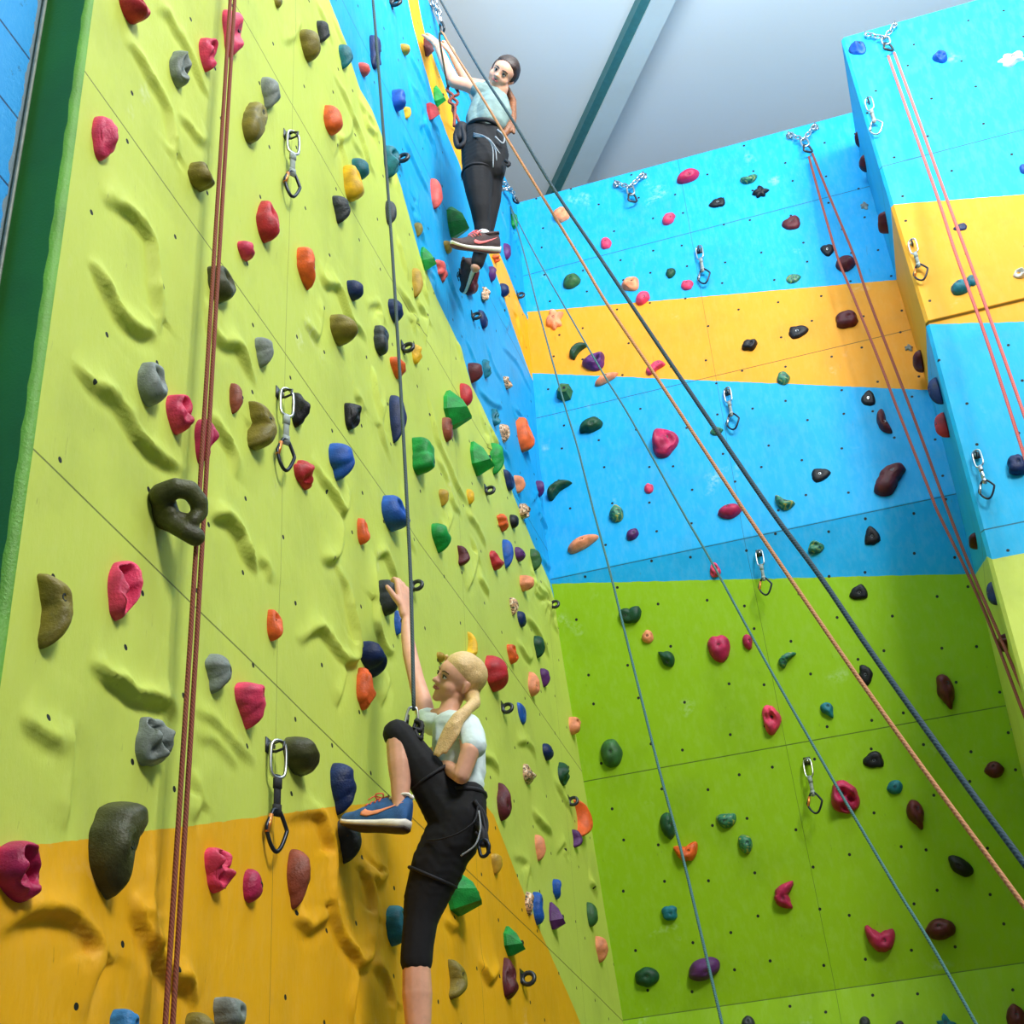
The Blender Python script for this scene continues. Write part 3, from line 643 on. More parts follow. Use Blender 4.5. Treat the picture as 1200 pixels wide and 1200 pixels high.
HOLDS = """
134 -10 179 30 red jug 20 L
196 59 225 105 grey pocket 0 L|grey face-textured hold with a pocket, high on the lime left wall
230 44 256 86 pink pocket -20 L
258 11 286 68 pink lump -20 L|long pink knobbly hold behind the top of the rust-coloured rope pair
105 136 139 190 pink lump -15 L|pink knobbly hold nearest the dark green edge near the top
217 189 252 226 olive jug -30 L
280 119 314 170 olive bone -20 L
275 282 300 307 pink round 0 L
297 235 328 286 red jug -15 L
320 -8 331 11 olive egg 0 L
349 34 376 74 olive egg 0 L
369 24 387 51 charcoal drop 0 L
395 52 414 82 teal drop 0 L
419 73 434 91 coral round 0 L
303 90 329 130 grey drop 0 L
432 41 447 82 navy lump 0 L
468 51 481 66 mustard round 0 L
377 123 402 160 orange egg 0 L
457 104 476 132 blue bone 0 L
472 125 482 140 yellow drop 0 L
410 185 433 213 teal egg 0 L
400 193 427 238 yellow jug -20 L|yellow scooped hold overlapping a teal one, upper lime wall
387 229 411 263 charcoal drop 0 L
447 170 468 210 teal pocket 0 L
450 235 465 264 charcoal egg 0 L
503 209 519 246 coral egg 0 L
487 260 498 278 olive drop 0 L
521 242 550 281 green wedge 0 L|large green angular hold below the upper climber's thighs, above her shoe
506 100 523 126 green wedge 30 L
499 120 515 141 red wedge 0 L
495 40 509 67 maroon wedge 0 L|dark maroon hold gripped by the upper climber's raised hand
519 282 530 298 mustard round 0 L|small mustard hold under the toe of the upper climber's shoe
491 289 512 318 green wedge 10 L
345 289 370 341 orange bean 15 L
589 285 599 305 purple round 0 L
240 311 277 357 dark_olive jug -20 L
157 424 197 478 grey jug -25 L
191 462 228 511 pink pocket -10 L
225 491 257 544 magenta pocket -10 L
267 449 285 486 brown egg 0 L
287 470 325 529 olive bean 180 L
296 395 321 432 grey drop 0 L
404 328 426 354 navy egg 0 L
383 368 420 407 olive egg 30 L|large smooth olive hold left of the grey-blue holds, mid lime wall
453 350 473 379 navy egg 0 L
481 314 496 350 mustard drop 0 L
436 381 456 418 charcoal bone 0 L
455 418 476 445 orange lump 0 L
481 403 495 428 yellow lump 0 L
340 460 364 502 black lump -20 L
402 472 424 505 black lump 0 L
454 463 477 520 navy drop 0 L
516 457 553 504 green wedge 0 L
537 449 554 478 red egg 0 L
546 425 566 450 maroon drop 0 L
564 421 576 444 teal pocket 0 L
516 489 531 519 brown bone 0 L
479 512 510 558 green bone 180 L
548 517 580 559 green wedge 20 L
572 519 591 557 green drop 0 L
589 550 603 576 navy tri 180 L
342 539 369 575 red lump -10 L
382 519 416 565 blue drop 0 L
513 573 526 594 mustard drop 0 L
545 573 556 592 yellow egg 0 L
444 580 481 624 blue jug 0 L
509 304 525 332 coral star 0 L
538 312 562 347 maroon lump 0 L
571 312 582 331 purple bean 0 L
564 336 575 354 patchy pocket 0 L
584 332 597 349 navy egg 0 L
560 363 572 386 navy tri 180 L
575 479 587 500 teal pocket 0 L
584 497 598 520 patchy drop 0 L
589 441 601 457 patchy lump 0 L
603 489 627 531 orange jug 0 L
601 557 616 579 peach drop 0 L
627 563 638 583 purple bean 0 L
607 590 622 609 patchy pocket 0 L
598 250 607 269 green slab 0 L
575 298 588 309 orange lump 0 L
39 672 86 762 olive bean 195 L|large olive kidney-shaped hold near the left edge of the lime wall
122 657 168 729 pink pocket 0 L|large pink pocketed hold left of the rust-coloured ropes, mid height
237 766 272 814 grey drop -10 L
271 799 312 856 pink drop 10 L
154 840 206 899 grey pocket -20 L
417 607 434 639 orange jug 0 L
503 613 529 649 green drop 20 L
534 639 551 664 maroon bean 180 L
572 645 591 669 red lump 0 L
587 632 602 667 blue drop 0 L
580 602 597 624 orange star 0 L
596 603 608 620 black egg -20 L
441 679 467 723 charcoal bone 0 L|grey two-lobed hold gripped by the lower climber's raised hand
461 715 473 745 blue egg 0 L|blue hold behind the lower climber's wrist
311 714 332 752 orange jug 10 L
420 751 454 795 navy drop 40 L
416 782 441 833 orange lump 0 L
544 740 560 772 yellow crescent 160 L
565 768 596 812 red egg 20 L
592 755 608 779 orange pocket 0 L
596 700 608 722 patchy drop 0 L
511 764 522 777 mustard round 0 L|small mustard hold just above the lower climber's forehead
327 863 375 911 dark_olive egg 60 L|big dark olive hold beside the top of the lowest quickdraw
602 641 616 659 purple round 0 L
620 643 635 670 moss_green drop 0 L
607 674 626 694 peach egg 0 L
605 716 617 736 navy round 0 L
624 745 639 772 dark_green drop 0 L
617 787 633 817 peach drop 180 L
632 783 645 806 purple drop 0 L
605 823 617 850 blue tri 180 L
634 871 649 892 navy round 0 L
665 840 681 862 peach pocket 0 L
611 895 629 920 patchy lump 0 L
652 893 668 922 dark_green lump 0 L
-10 985 49 1060 magenta pocket 0 L
97 939 174 1056 dark_olive bean -22 L|very large dark olive kidney-shaped hold across the lime and orange paint
236 993 277 1048 pink pocket 0 L
282 1018 308 1059 magenta egg 0 L
118 1182 171 1220 light_blue slab 0 L
207 1186 258 1224 olive egg 0 L
246 1168 289 1210 grey slab 20 L
384 894 418 956 navy drop 0 L
333 995 364 1067 brown drop 0 L
392 960 424 1013 charcoal drop 0 L|dark hold under the toe of the lower climber's blue shoe
449 1061 478 1110 teal bone 0 L
518 1021 565 1075 green wedge -20 L
523 1124 548 1172 olive bean 180 L
580 917 600 963 maroon drop 180 L
574 1000 589 1026 mustard drop 0 L
587 1085 616 1121 green wedge 0 L
587 1122 608 1172 maroon lump 0 L
614 1045 626 1074 patchy lump 0 L
622 1045 638 1085 blue bone 0 L
646 1030 658 1055 blue bean 0 L
641 1057 663 1090 purple wedge 0 L
686 1057 701 1087 moss_green egg 0 L
696 1097 713 1129 peach drop 0 L
625 978 640 1010 peach drop 0 L
670 937 695 982 orange crescent 180 L
669 972 683 994 purple bean 180 L
660 320 681 340 moss_green round 0 B
728 324 749 342 peach lump 0 B
745 341 762 359 pink egg -50 B
780 314 792 327 dark_green round 0 B
798 328 813 341 pink round 0 B
640 362 661 388 peach star 20 B
667 401 689 423 dark_green bean -50 B
682 412 709 436 purple lump -40 B
697 436 725 454 peach eye -60 B
757 422 780 441 pink bone -60 B
652 449 672 472 moss_green wedge 0 B
679 488 707 509 dark_green egg -60 B
764 502 796 538 magenta lump -20 B
832 500 848 511 mottled round 0 B
869 397 888 412 black slab -20 B
641 562 671 588 dark_green bean -55 B
755 566 766 579 pink round 0 B
714 591 731 613 mottled egg 0 B
841 590 870 609 magenta egg 90 B
648 242 668 262 peach slab 20 B
793 197 820 217 magenta egg -70 B
867 204 888 217 mottled bean 90 B
830 231 850 244 black tri 90 B
881 217 902 233 black star 0 B
776 249 792 265 pink egg -45 B
704 278 717 293 pink round 0 B
916 252 938 270 maroon tri 90 B
961 286 978 301 black tri -60 B
1008 236 1018 246 grey chip 0 B
979 299 1003 320 maroon egg 0 B
921 321 939 333 mottled tri -90 B
979 363 1006 386 maroon slab 0 B
924 381 948 398 black tri -90 B
910 435 926 452 mottled round 0 B
1009 457 1026 476 black tri -20 B
1027 479 1046 509 maroon bean 10 B
1060 403 1070 412 grey chip 0 B
951 549 974 566 black tri -90 B
1024 542 1062 583 maroon bone -30 B|large maroon two-lobed hold in the shade near the buttress
908 580 932 599 mottled bean 60 B
665 626 702 650 peach eye -60 B|peach almond-shaped hold on the blue back wall near the left corner
734 619 749 634 purple egg -40 B
832 659 845 677 pink lump 0 B
725 710 752 731 dark_green bone 90 B
752 738 766 754 peach round 0 B
771 763 791 782 dark_green drop -130 B
829 744 856 777 magenta round 0 B
870 743 882 762 magenta egg 0 B
704 866 730 900 moss_green round 0 B
893 826 916 862 pink lump 0 B
947 633 966 650 mottled lump 0 B
1013 616 1032 639 black tri 0 B
995 684 1017 703 black tri 100 B
912 764 933 784 mottled bean -40 B
1006 779 1023 804 black tri 150 B
961 823 977 842 teal drop 20 B
1097 790 1119 832 maroon drop 5 B
1011 880 1036 900 black tri 100 B
1183 842 1197 857 grey chip 0 B
1153 892 1177 912 maroon egg 90 B
974 914 1008 954 magenta pocket 0 B|round pink-red hold with a dark centre crossed by the thin teal rope
1039 914 1058 931 teal round 0 B
1062 937 1083 973 maroon drop 10 B
1111 1002 1141 1028 black eye 60 B
907 1032 930 1065 magenta bean -15 B
1013 1084 1049 1116 magenta bean 80 B
1084 1076 1120 1102 maroon egg 90 B
1179 1176 1203 1210 maroon round 0 B
1097 1187 1121 1210 teal chip 0 B
1007 1191 1020 1206 charcoal round 0 B
1049 1196 1060 1208 charcoal egg 0 B
773 952 792 984 dark_green egg 0 B
789 986 818 1010 orange bean 90 B
839 953 863 971 mottled eye 90 B
865 978 882 1001 mottled egg 10 B
775 1061 794 1079 teal slab 0 B
744 1133 773 1157 dark_green round 0 B
807 1121 844 1150 purple egg -60 B
869 1190 885 1208 charcoal round 0 B
994 47 1016 67 blue lump 0 P
1092 58 1111 77 blue pocket 0 P
1168 59 1202 81 white chip -40 P
1116 261 1134 272 navy tri 90 P
1194 192 1206 206 blue round 0 P
1114 327 1138 348 teal egg 100 P
1132 322 1147 337 teal round 0 P
1187 313 1204 328 white pocket 0 P
1180 532 1204 557 navy slab 0 P
993 139 1009 160 maroon round 0 S
1005 191 1024 213 maroon egg 0 S
1027 247 1045 274 maroon jug 0 S
1068 417 1086 444 maroon round 0 S
1087 421 1101 453 navy egg 0 S
1095 483 1113 513 red egg 0 S
1133 624 1148 644 maroon round 0 S
1157 674 1168 702 navy egg 0 S
1165 742 1187 764 maroon slab 0 S
"""
REC = []
for ln in HOLDS.strip().splitlines():
    body, _, lab = ln.partition('|')
    f_ = body.split()
    REC.append(dict(b=tuple(float(q) for q in f_[:4]), c=f_[4].replace('_', ' '), k=f_[5], rot=float(f_[6]), w=f_[7], lab=lab.strip()))
def zone_of(r):
    x = (r['b'][0] + r['b'][2]) / 2; y = (r['b'][1] + r['b'][3]) / 2
    p = frame_at(r['w'], x, y)[0]
    def s(u, v, pl): return poly_sdf(np.array([u]), np.array([v]), pl)[0] > 0
    if r['w'] == 'L':
        if s(p[1], p[2], band_poly): return 'orange strip of the left wall'
        if s(p[1], p[2], foot_poly): return 'orange foot of the left wall'
        if s(p[1], p[2], blue_poly): return 'blue part of the left wall'
        return 'lime left wall'
    if r['w'] == 'B':
        if s(p[0], p[2], bband): return 'orange band of the back wall'
        if s(p[0], p[2], bgreen): return 'green back wall'
        return 'blue back wall'
    if r['w'] == 'P':
        if s(p[0], p[2], pband): return 'orange band of the right wall'
        return 'blue right wall'
    return 'shaded side of the right wall'
GRP = {'L': 'climbing holds on the left wall', 'B': 'climbing holds on the back wall', 'P': 'climbing holds on the right wall front', 'S': 'climbing holds on the right wall side'}
for i, r in enumerate(REC):
    x0, y0, x1, y1 = r['b']; r['px'] = ((x0 + x1) / 2, (y0 + y1) / 2); r['size'] = math.sqrt((x1 - x0) * (y1 - y0))
    r['zone'] = zone_of(r); r['kw'] = KINDS[r['k']][-1]
    if r['k'] in ('crescent',): r['kw'] = 'crescent-shaped'
    sz = 'small ' if r['size'] < 19 else ('big ' if r['size'] > 42 else '')
    r['desc'] = sz + r['c'] + ' ' + r['kw'] + ' hold'
from collections import Counter
cnt = Counter((r['desc'], r['zone']) for r in REC)
dc = Counter((r['c'], r['k'], r['zone']) for r in REC)
used = set(r['lab'] for r in REC if r['lab'])
def words(s): return len(s.split())
LAND = [((515, 900), "the lower climber's knee"), ((590, 88), "the upper climber's head")]
LAND = [((472, 700), "the lower climber's raised hand"), ((536, 797), "the lower climber's head"), ((545, 955), "the lower climber's hip"), ((490, 1120), "the lower climber's straight leg"),
        ((335, 192), 'the uppermost quickdraw'), ((330, 503), 'the middle quickdraw'), ((316, 930), 'the lowest quickdraw'), ((555, 290), "the upper climber's shoe"),
        ((210, 600), 'the big ring-shaped hold'), ((858, 480), 'the quickdraw below the orange band'), ((898, 670), 'the quickdraw over the blue-green paint line'),
        ((954, 921), 'the lowest back-wall quickdraw'), ((738, 224), 'the empty chain anchor'), ((825, 311), 'the highest back-wall quickdraw')]
for r in REC:
    if r['lab']: continue
    key = (r['desc'], r['zone'])
    cand = []
    if cnt[key] == 1: cand.append(f"{r['desc']} on the {r['zone']}")
    def rel(px):
        dx = px[0] - r['px'][0]; dy = px[1] - r['px'][1]
        if abs(dy) > abs(dx) * 1.3: return 'above' if dy > 0 else 'below'
        return 'left of' if dx > 0 else 'right of'
    opts = []
    for (lp, nm) in LAND:
        d_ = math.hypot(lp[0] - r['px'][0], lp[1] - r['px'][1])
        if d_ < 110: opts.append((d_ * .9, lp, nm))
    for q in REC:
        if q is r: continue
        d_ = math.hypot(q['px'][0] - r['px'][0], q['px'][1] - r['px'][1])
        if d_ < 130 and q['c'] != r['c']:
            pen = 1 if cnt[(q['desc'], q['zone'])] == 1 else 1.6
            opts.append((d_ * pen, q['px'], ('the ' + q['c'] + ' ' + q['kw'] + ' one')))
    opts.sort(key=lambda t: t[0])
    short = {'orange strip of the left wall': 'left orange strip', 'orange foot of the left wall': 'left orange foot', 'blue part of the left wall': 'left blue paint',
             'orange band of the back wall': 'back orange band', 'orange band of the right wall': 'right orange band', 'shaded side of the right wall': 'shaded right side'}
    for d_, px, nm in opts:
        for zn in (r['zone'], short.get(r['zone'], r['zone'])):
            cand.append(f"{r['desc']} on the {zn}, {rel(px)} {nm}")
    same = sorted([q for q in REC if (q['desc'], q['zone']) == key], key=lambda q: q['px'][1])
    o_ = ['highest', 'second highest', 'third highest', 'fourth highest', 'fifth highest', 'sixth highest', 'seventh highest', 'eighth highest'][min(7, same.index(r))]
    tail = f"{r['desc']} on the {r['zone']}, {o_} of {len(same)}"
    for cnd in cand + [tail]:
        if cnd not in used and 4 <= words(cnd) <= 16:
            r['lab'] = cnd; used.add(cnd); break
bolt_me = None
def make_hold(i, r, hide_bolt=False):
    x0, y0, x1, y1 = r['b']; cx, cy = r['px']
    big = 2 if r['size'] > 44 else int(r['size'] > 24)
    V, Fc, hf, bp_, facet = hold_shape(r['k'], r['rot'], i * 7 + 3, big)
    dep = None
    c0 = np.array((cx, cy), float); tgt = np.array((x0, y0, x1, y1))
    cc = c0.copy()
    p, u, v, n_ = frame_at(r['w'], *cc)
    ppm = F / ((p - CAMP) @ np.array([EX[2], EY[2], EZ[2]]))
    hx = 1.0
    su = sv = .5 * (y1 - y0) / ppm; hh = hf * su
    for it in range(14):
        p, u, v, n_ = frame_at(r['w'], *cc)
        W = p + V[:, :1] * su * u + V[:, 1:2] * sv * v + V[:, 2:] * hh * n_
        q = project(W); lo = q.min(0); hi = q.max(0)
        cc = cc + ((tgt[:2] + tgt[2:]) / 2 - (lo + hi) / 2) * .8
        sv *= np.clip(((y1 - y0) / (hi[1] - lo[1])), .6, 1.6) ** .8
        rw = np.clip(((x1 - x0) / (hi[0] - lo[0])), .6, 1.6)
        if r['w'] == 'L':
            su = np.clip(su * rw ** .9, .5 * sv, 1.15 * sv)
            if su <= .51 * sv or su >= 1.14 * sv: hx = np.clip(hx * rw ** .5, .55, 1.7)
            hh = hf * math.sqrt(su * sv) * hx
        else:
            su = np.clip(su * rw ** .9, .45 * sv, 2.4 * sv); hh = hf * math.sqrt(su * sv)
    sv_ = sv
    me = mesh('climbing_hold', np.stack([V[:, 0] * su, V[:, 1] * sv, V[:, 2] * hh], 1), Fc, smooth=not facet)
    o = link('climbing_hold', me, hold_mat(r['c']))
    M4 = Matrix(((u[0], v[0], n_[0], p[0]), (u[1], v[1], n_[1], p[1]), (u[2], v[2], n_[2], p[2]), (0, 0, 0, 1)))
    o.matrix_world = M4
    tag(o, r['lab'], 'climbing hold', GRP[r['w']])
    if r['size'] > 12:
        br_ = min(.011, .2 * min(su, sv)); g_ = G()
        bz = bp_[2] * hh
        ring_ = [(math.cos(t) * br_, math.sin(t) * br_) for t in np.arange(10) / 10 * 2 * math.pi]
        cxy = np.array((bp_[0] * su, bp_[1] * sv))
        Vb_ = [(cxy[0] + a, cxy[1] + b, bz - .01) for a, b in ring_] + [(cxy[0] + a, cxy[1] + b, bz + .0025) for a, b in ring_] + \
              [(cxy[0] + a * .6, cxy[1] + b * .6, bz + .0025) for a, b in ring_] + [(cxy[0] + a * .55, cxy[1] + b * .55, bz - .003) for a, b in ring_]
        Fb_ = []
        for k_ in range(3):
            for j in range(10): Fb_.append((k_ * 10 + j, k_ * 10 + (j + 1) % 10, (k_ + 1) * 10 + (j + 1) % 10, (k_ + 1) * 10 + j))
        Fb_.append(tuple(range(30, 40)))
        bo = link('bolt', mesh('bolt', Vb_, Fb_, False), M['steel'] if (r['c'] == 'black' and r['k'] == 'tri') else M['dark_steel'])
        bo.parent = o
    return o
for i, r in enumerate(REC): make_hold(i, r)
# the big ring-shaped hold, grown from a chain of blobs
def evaluated(o):
    bpy.context.view_layer.update()
    dg = bpy.context.evaluated_depsgraph_get()
    me_ = bpy.data.meshes.new_from_object(o.evaluated_get(dg)); return me_
def ico(c, r, sub=2):
    key = ('ico', sub)
    if key not in _ico:
        bm = bmesh.new(); bmesh.ops.create_icosphere(bm, subdivisions=sub, radius=1)
        _ico[key] = (np.array([v.co[:] for v in bm.verts]), [tuple(v.index for v in f.verts) for f in bm.faces]); bm.free()
    V, Fc = _ico[key]
    return V * (np.asarray(r) if not np.isscalar(r) else r) + np.asarray(c), Fc
_ico = {}
def blob(name, chains, voxel, mat, parent=None, smooth=3, origin=None, balls=(), kind=None):
    """chains: lists of (point, radius); one continuous surface"""
    g_ = G()
    for ch in chains:
        for (p0, r0), (p1, r1) in zip(ch, ch[1:]):
            p0 = np.asarray(p0, float); p1 = np.asarray(p1, float); L = np.linalg.norm(p1 - p0)
            n_ = max(1, int(L / (min(r0, r1) * .35)) + 1)
            for t in range(n_ + 1):
                f = t / n_; g_.add(*ico(p0 + (p1 - p0) * f, r0 + (r1 - r0) * f))
    for (c, r, ax) in balls:
        V, Fc = ico((0, 0, 0), 1, 3)
        ax = np.eye(3) if ax is None else np.asarray(ax)
        rr = np.array([r, r, r]) if np.isscalar(r) else np.array(r)
        g_.add([np.asarray(c) + (v * rr) @ ax for v in V], Fc)
    o0 = np.zeros(3) if origin is None else np.asarray(origin)
    me_ = mesh(name, [v - o0 for v in g_.v], g_.f)
    t = bpy.data.objects.new('tmp', me_); COL.objects.link(t)
    m1 = t.modifiers.new('r', 'REMESH'); m1.mode = 'VOXEL'; m1.voxel_size = voxel; m1.use_smooth_shade = True
    if smooth:
        m2 = t.modifiers.new('s', 'SMOOTH'); m2.iterations = smooth; m2.factor = .5
    out = evaluated(t); bpy.data.objects.remove(t); out.name = name
    if len(out.polygons): out.polygons.foreach_set('use_smooth', [True] * len(out.polygons))
    o = link(name, out, mat, kind=kind)
    if parent is not None: o.parent = parent
    if origin is not None: o.location = tuple(o0)
    return o
bp0 = PX(188, 596, -A)
rg = blob('climbing_hold', [
  [(PX(188, 588, -1.845), .045), (PX(190, 580, -1.815), .036), (PX(205, 572, -1.775), .03), (PX(222, 574, -1.745), .028), (PX(233, 588, -1.73), .027), (PX(234, 600, -1.735), .025), (PX(226, 611, -1.745), .02)],
  [(PX(188, 588, -1.845), .045), (PX(192, 602, -1.835), .045), (PX(203, 613, -1.80), .03), (PX(217, 623, -1.765), .026), (PX(229, 629, -1.745), .028)],
  [(PX(190, 590, -1.84), .04), (PX(200, 602, -1.80), .022)], [(PX(203, 606, -1.80), .022), (PX(222, 608, -1.76), .014)]], .0055, hold_mat('dark olive'), origin=bp0)
tag(rg, 'big dark olive ring-shaped jug hold, with the rust-coloured ropes threaded behind it', 'climbing hold', GRP['L'])

# ------------------------------------------------------------------ quickdraws, hangers, chains, ropes
def wframe(wall, x, y):
    p, u, v, n_ = frame_at(wall, x, y); return p, u, v, n_
def loopD(L, W, kind='D'):
    """closed outline of a carabiner: (lateral, down)"""
    if kind == 'D': pts = [(-.25, .02), (.0, 0), (.22, .04), (.34, .2), (.42, .5), (.5, .78), (.36, .95), (.05, 1), (-.28, .95), (-.45, .78), (-.42, .5), (-.36, .2)]
    elif kind == 'kite': pts = [(-.18, .02), (.0, 0), (.18, .04), (.5, .38), (.52, .5), (.3, .82), (.1, .98), (-.1, .98), (-.34, .8), (-.5, .52), (-.46, .38)]
    else: pts = [(-.2, .03), (0, 0), (.2, .03), (.36, .15), (.4, .5), (.36, .85), (.2, .97), (0, 1), (-.2, .97), (-.36, .85), (-.4, .5), (-.36, .15)]
    p = catmull(pts + [pts[0]], 3)[:-1]
    return [(a * W, b * L) for a, b in p]
def carabiner_geo(top, down, lat, L, W, r, kind='D'):
    top = np.asarray(top); return tube_geo([top + lat * a + down * b for a, b in loopD(L, W, kind)], r, 7, True, ref=np.cross(down, lat))
def quickdraw(top, bot, wall, label, sling='sling_grey', lower='alloy_dark', gate='steel', kind='kite', group='quickdraws hanging on the walls'):
    p, u, v, n_ = wframe(wall, *top)
    down = np.array((0, 0, -1.0)); 
    lo, hi = .02, 1.2
    st = p + n_ * .035
    for _ in range(40):
        m = (lo + hi) / 2
        if project(st + down * m)[1] < bot[1]: lo = m
        else: hi = m
    L = (lo + hi) / 2
    # lateral drift so that the draw ends above the pixel it hangs at
    e = empty('quickdraw', p, label, 'quickdraw', group)
    def rel(g_, name, mat, par=e): 
        o = link(name, g_.mesh(name, True, lambda q: q - p), mat); o.parent = par; return o
    s = L / .25
    g_ = G(); pl = [(0, 0, .0), (0, .0, .001)]
    g_.box(p + n_ * .002 , (.016 * s, .018 * s, .002), (u, v, n_))
    g_.tube([p + n_ * .003 - v * .012 * s, p + n_ * .02 * s - v * .016 * s, p + n_ * .038 * s - v * .012 * s, p + n_ * .04 * s + v * .004, p + n_ * .026 * s + v * .008 * s, p + n_ * .004 + v * .006], .0034 * s, 6, ref=u)
    h = rel(g_, 'hanger_plate', M['dark_steel'])
    g_ = G(); g_.tube([p, p + n_ * .014 * s], .009 * s, 6); rel(g_, 'bolt', M['steel'], e)
    lat1 = nrm(u * .75 + n_ * .5) if wall == 'L' else nrm(u * .8 + n_ * .35)
    lat2 = nrm(lat1 * .9 + u * .25)
    c0 = st + down * (-.01 * s)
    g_ = G(); g_.add(*carabiner_geo(c0, down, lat1, L * .36, L * .2, .0042 * s, 'O')); rel(g_, 'upper_carabiner', M['steel'])
    a = c0 + down * L * .33; b = c0 + down * L * .72
    g_ = G(); side = np.cross(down, lat1)
    g_.box((a + b) / 2, (.008 * s, .0022 * s, L * .195), (lat1, side, down)); 
    g_.box(a + down * .02 * s, (.0095 * s, .004 * s, L * .05), (lat1, side, down)); g_.box(b - down * .016 * s, (.0095 * s, .004 * s, L * .045), (lat1, side, down))
    rel(g_, 'sling', M[sling])
    WL = .21 if wall == 'L' else .27
    c1 = c0 + down * L * .66; L2 = L * .38
    g_ = G(); g_.add(*carabiner_geo(c1, down, lat2, L2, L * WL, .0048 * s, kind)); lc = rel(g_, 'lower_carabiner', M[lower])
    pts = loopD(L2, L * WL, kind)
    left = sorted([q for q in pts if q[0] < 0], key=lambda q: q[1]); q0 = left[len(left) // 5]; q1 = left[len(left) // 2 + 1]
    g_ = G(); g_.tube([c1 + lat2 * (q[0] - .001) + down * q[1] for q in (q0, q1)], .0058 * s, 7)
    gt = link('gate', g_.mesh('gate', True, lambda q: q - p), M[gate]); gt.parent = lc
    return e
quickdraw((334, 160), (0, 230), 'L', 'uppermost quickdraw on the lime wall, between the orange and olive holds', 'sling_grey', 'alloy_dark', 'alloy_orange')
quickdraw((326, 462), (0, 551), 'L', 'middle quickdraw on the lime wall, left of the black knobbly hold', 'sling_grey', 'alloy_dark', 'alloy_orange')
quickdraw((314, 875), (0, 998), 'L', 'largest and lowest quickdraw of the left wall, hanging over the orange paint', 'sling_black', 'alloy_dark', 'alloy_orange')
quickdraw((820, 294), (0, 332), 'B', 'small quickdraw on the top blue paint, above the orange band', 'sling_grey', 'alloy_dark')
quickdraw((853, 460), (0, 503), 'B', 'quickdraw on the blue back wall, just below the orange band', 'sling_grey', 'alloy_dark')
quickdraw((890, 648), (0, 697), 'B', 'quickdraw hanging across the line between blue and green paint', 'sling_grey', 'alloy_dark', 'alloy_orange')
quickdraw((946, 892), (0, 953), 'B', 'quickdraw on the green back wall, left of the round pink hold', 'sling_grey', 'alloy_dark', 'alloy_orange')
quickdraw((1018, 121), (0, 157), 'P', 'pale quickdraw near the top left edge of the right wall', 'sling_grey', 'steel')
quickdraw((1069, 287), (0, 328), 'P', 'quickdraw on the orange band of the right wall', 'sling_grey', 'alloy_dark', 'alloy_orange')
quickdraw((1144, 534), (0, 584), 'P', 'quickdraw on the blue right wall with a dark kite-shaped lower carabiner', 'steel', 'alloy_dark')
def hanger(x, y, h, label, wall='L'):
    p, u, v, n_ = wframe(wall, x, y)
    s = h / 15.0 * .04 * ((p - CAMP) @ np.array([EX[2], EY[2], EZ[2]])) / 6.0
    e = empty('bolt_hanger', p, label, 'bolt hanger', 'empty bolt hangers on the left wall')
    g_ = G(); g_.box(p + n_ * .002, (.5 * s, .55 * s, .002), (u, v, n_))
    o = link('hanger_plate', g_.mesh('hanger_plate', False, lambda q: q - p), M['dark_steel']); o.parent = e
    c = p + n_ * .55 * s - v * .2 * s
    g_ = G(); g_.tube([c + n_ * math.cos(t) * .5 * s + (v * .85 + u * .1) * math.sin(t) * .55 * s for t in np.arange(14) / 14 * 2 * math.pi], .2 * s, 8, True, ref=u)
    o = link('eye', g_.mesh('eye', True, lambda q: q - p), M['dark_steel']); o.parent = e
for x, y, h, lab in [(458, 3, 15, 'empty bolt hanger at the top edge of the picture on the blue paint'), (466, 185, 16, 'empty bolt hanger beside the teal pocketed hold and grey rope'),
    (472, 407, 16, 'empty bolt hanger left of the yellow knobbly hold'), (569, 574, 13, 'empty bolt hanger below the green angular wedge hold'), (554, 370, 12, 'empty bolt hanger beside the navy shield-shaped hold on blue'),
    (606, 346, 10, 'empty bolt hanger on the orange strip near the back corner'), (483, 685, 16, "empty bolt hanger right of the lower climber's raised hand"),
    (588, 829, 15, 'empty bolt hanger below the big red egg-shaped hold'), (643, 708, 12, 'empty bolt hanger by the corner right of the peach egg-shaped hold'),
    (666, 938, 13, 'empty bolt hanger at the top of the orange crescent hold'), (611, 1145, 19, 'empty bolt hanger on the orange foot, right of the maroon hold')]:
    hanger(x, y, h, lab)
def chain_geo(a, b, n_, lw, r, nrm_):
    g_ = G(); a = np.asarray(a); b = np.asarray(b); d = (b - a); L = np.linalg.norm(d); d = d / L
    s1 = nrm(np.cross(d, nrm_)); ll = L / n_
    for i in range(n_):
        c = a + d * ll * (i + .5); s_ = s1 if i % 2 == 0 else nrm(np.cross(d, s1))
        pts = [c + d * math.cos(t) * ll * .68 + s_ * math.sin(t) * lw for t in np.arange(10) / 10 * 2 * math.pi]
        g_.tube(pts, r, 6, True, ref=np.cross(d, s_))
    return g_
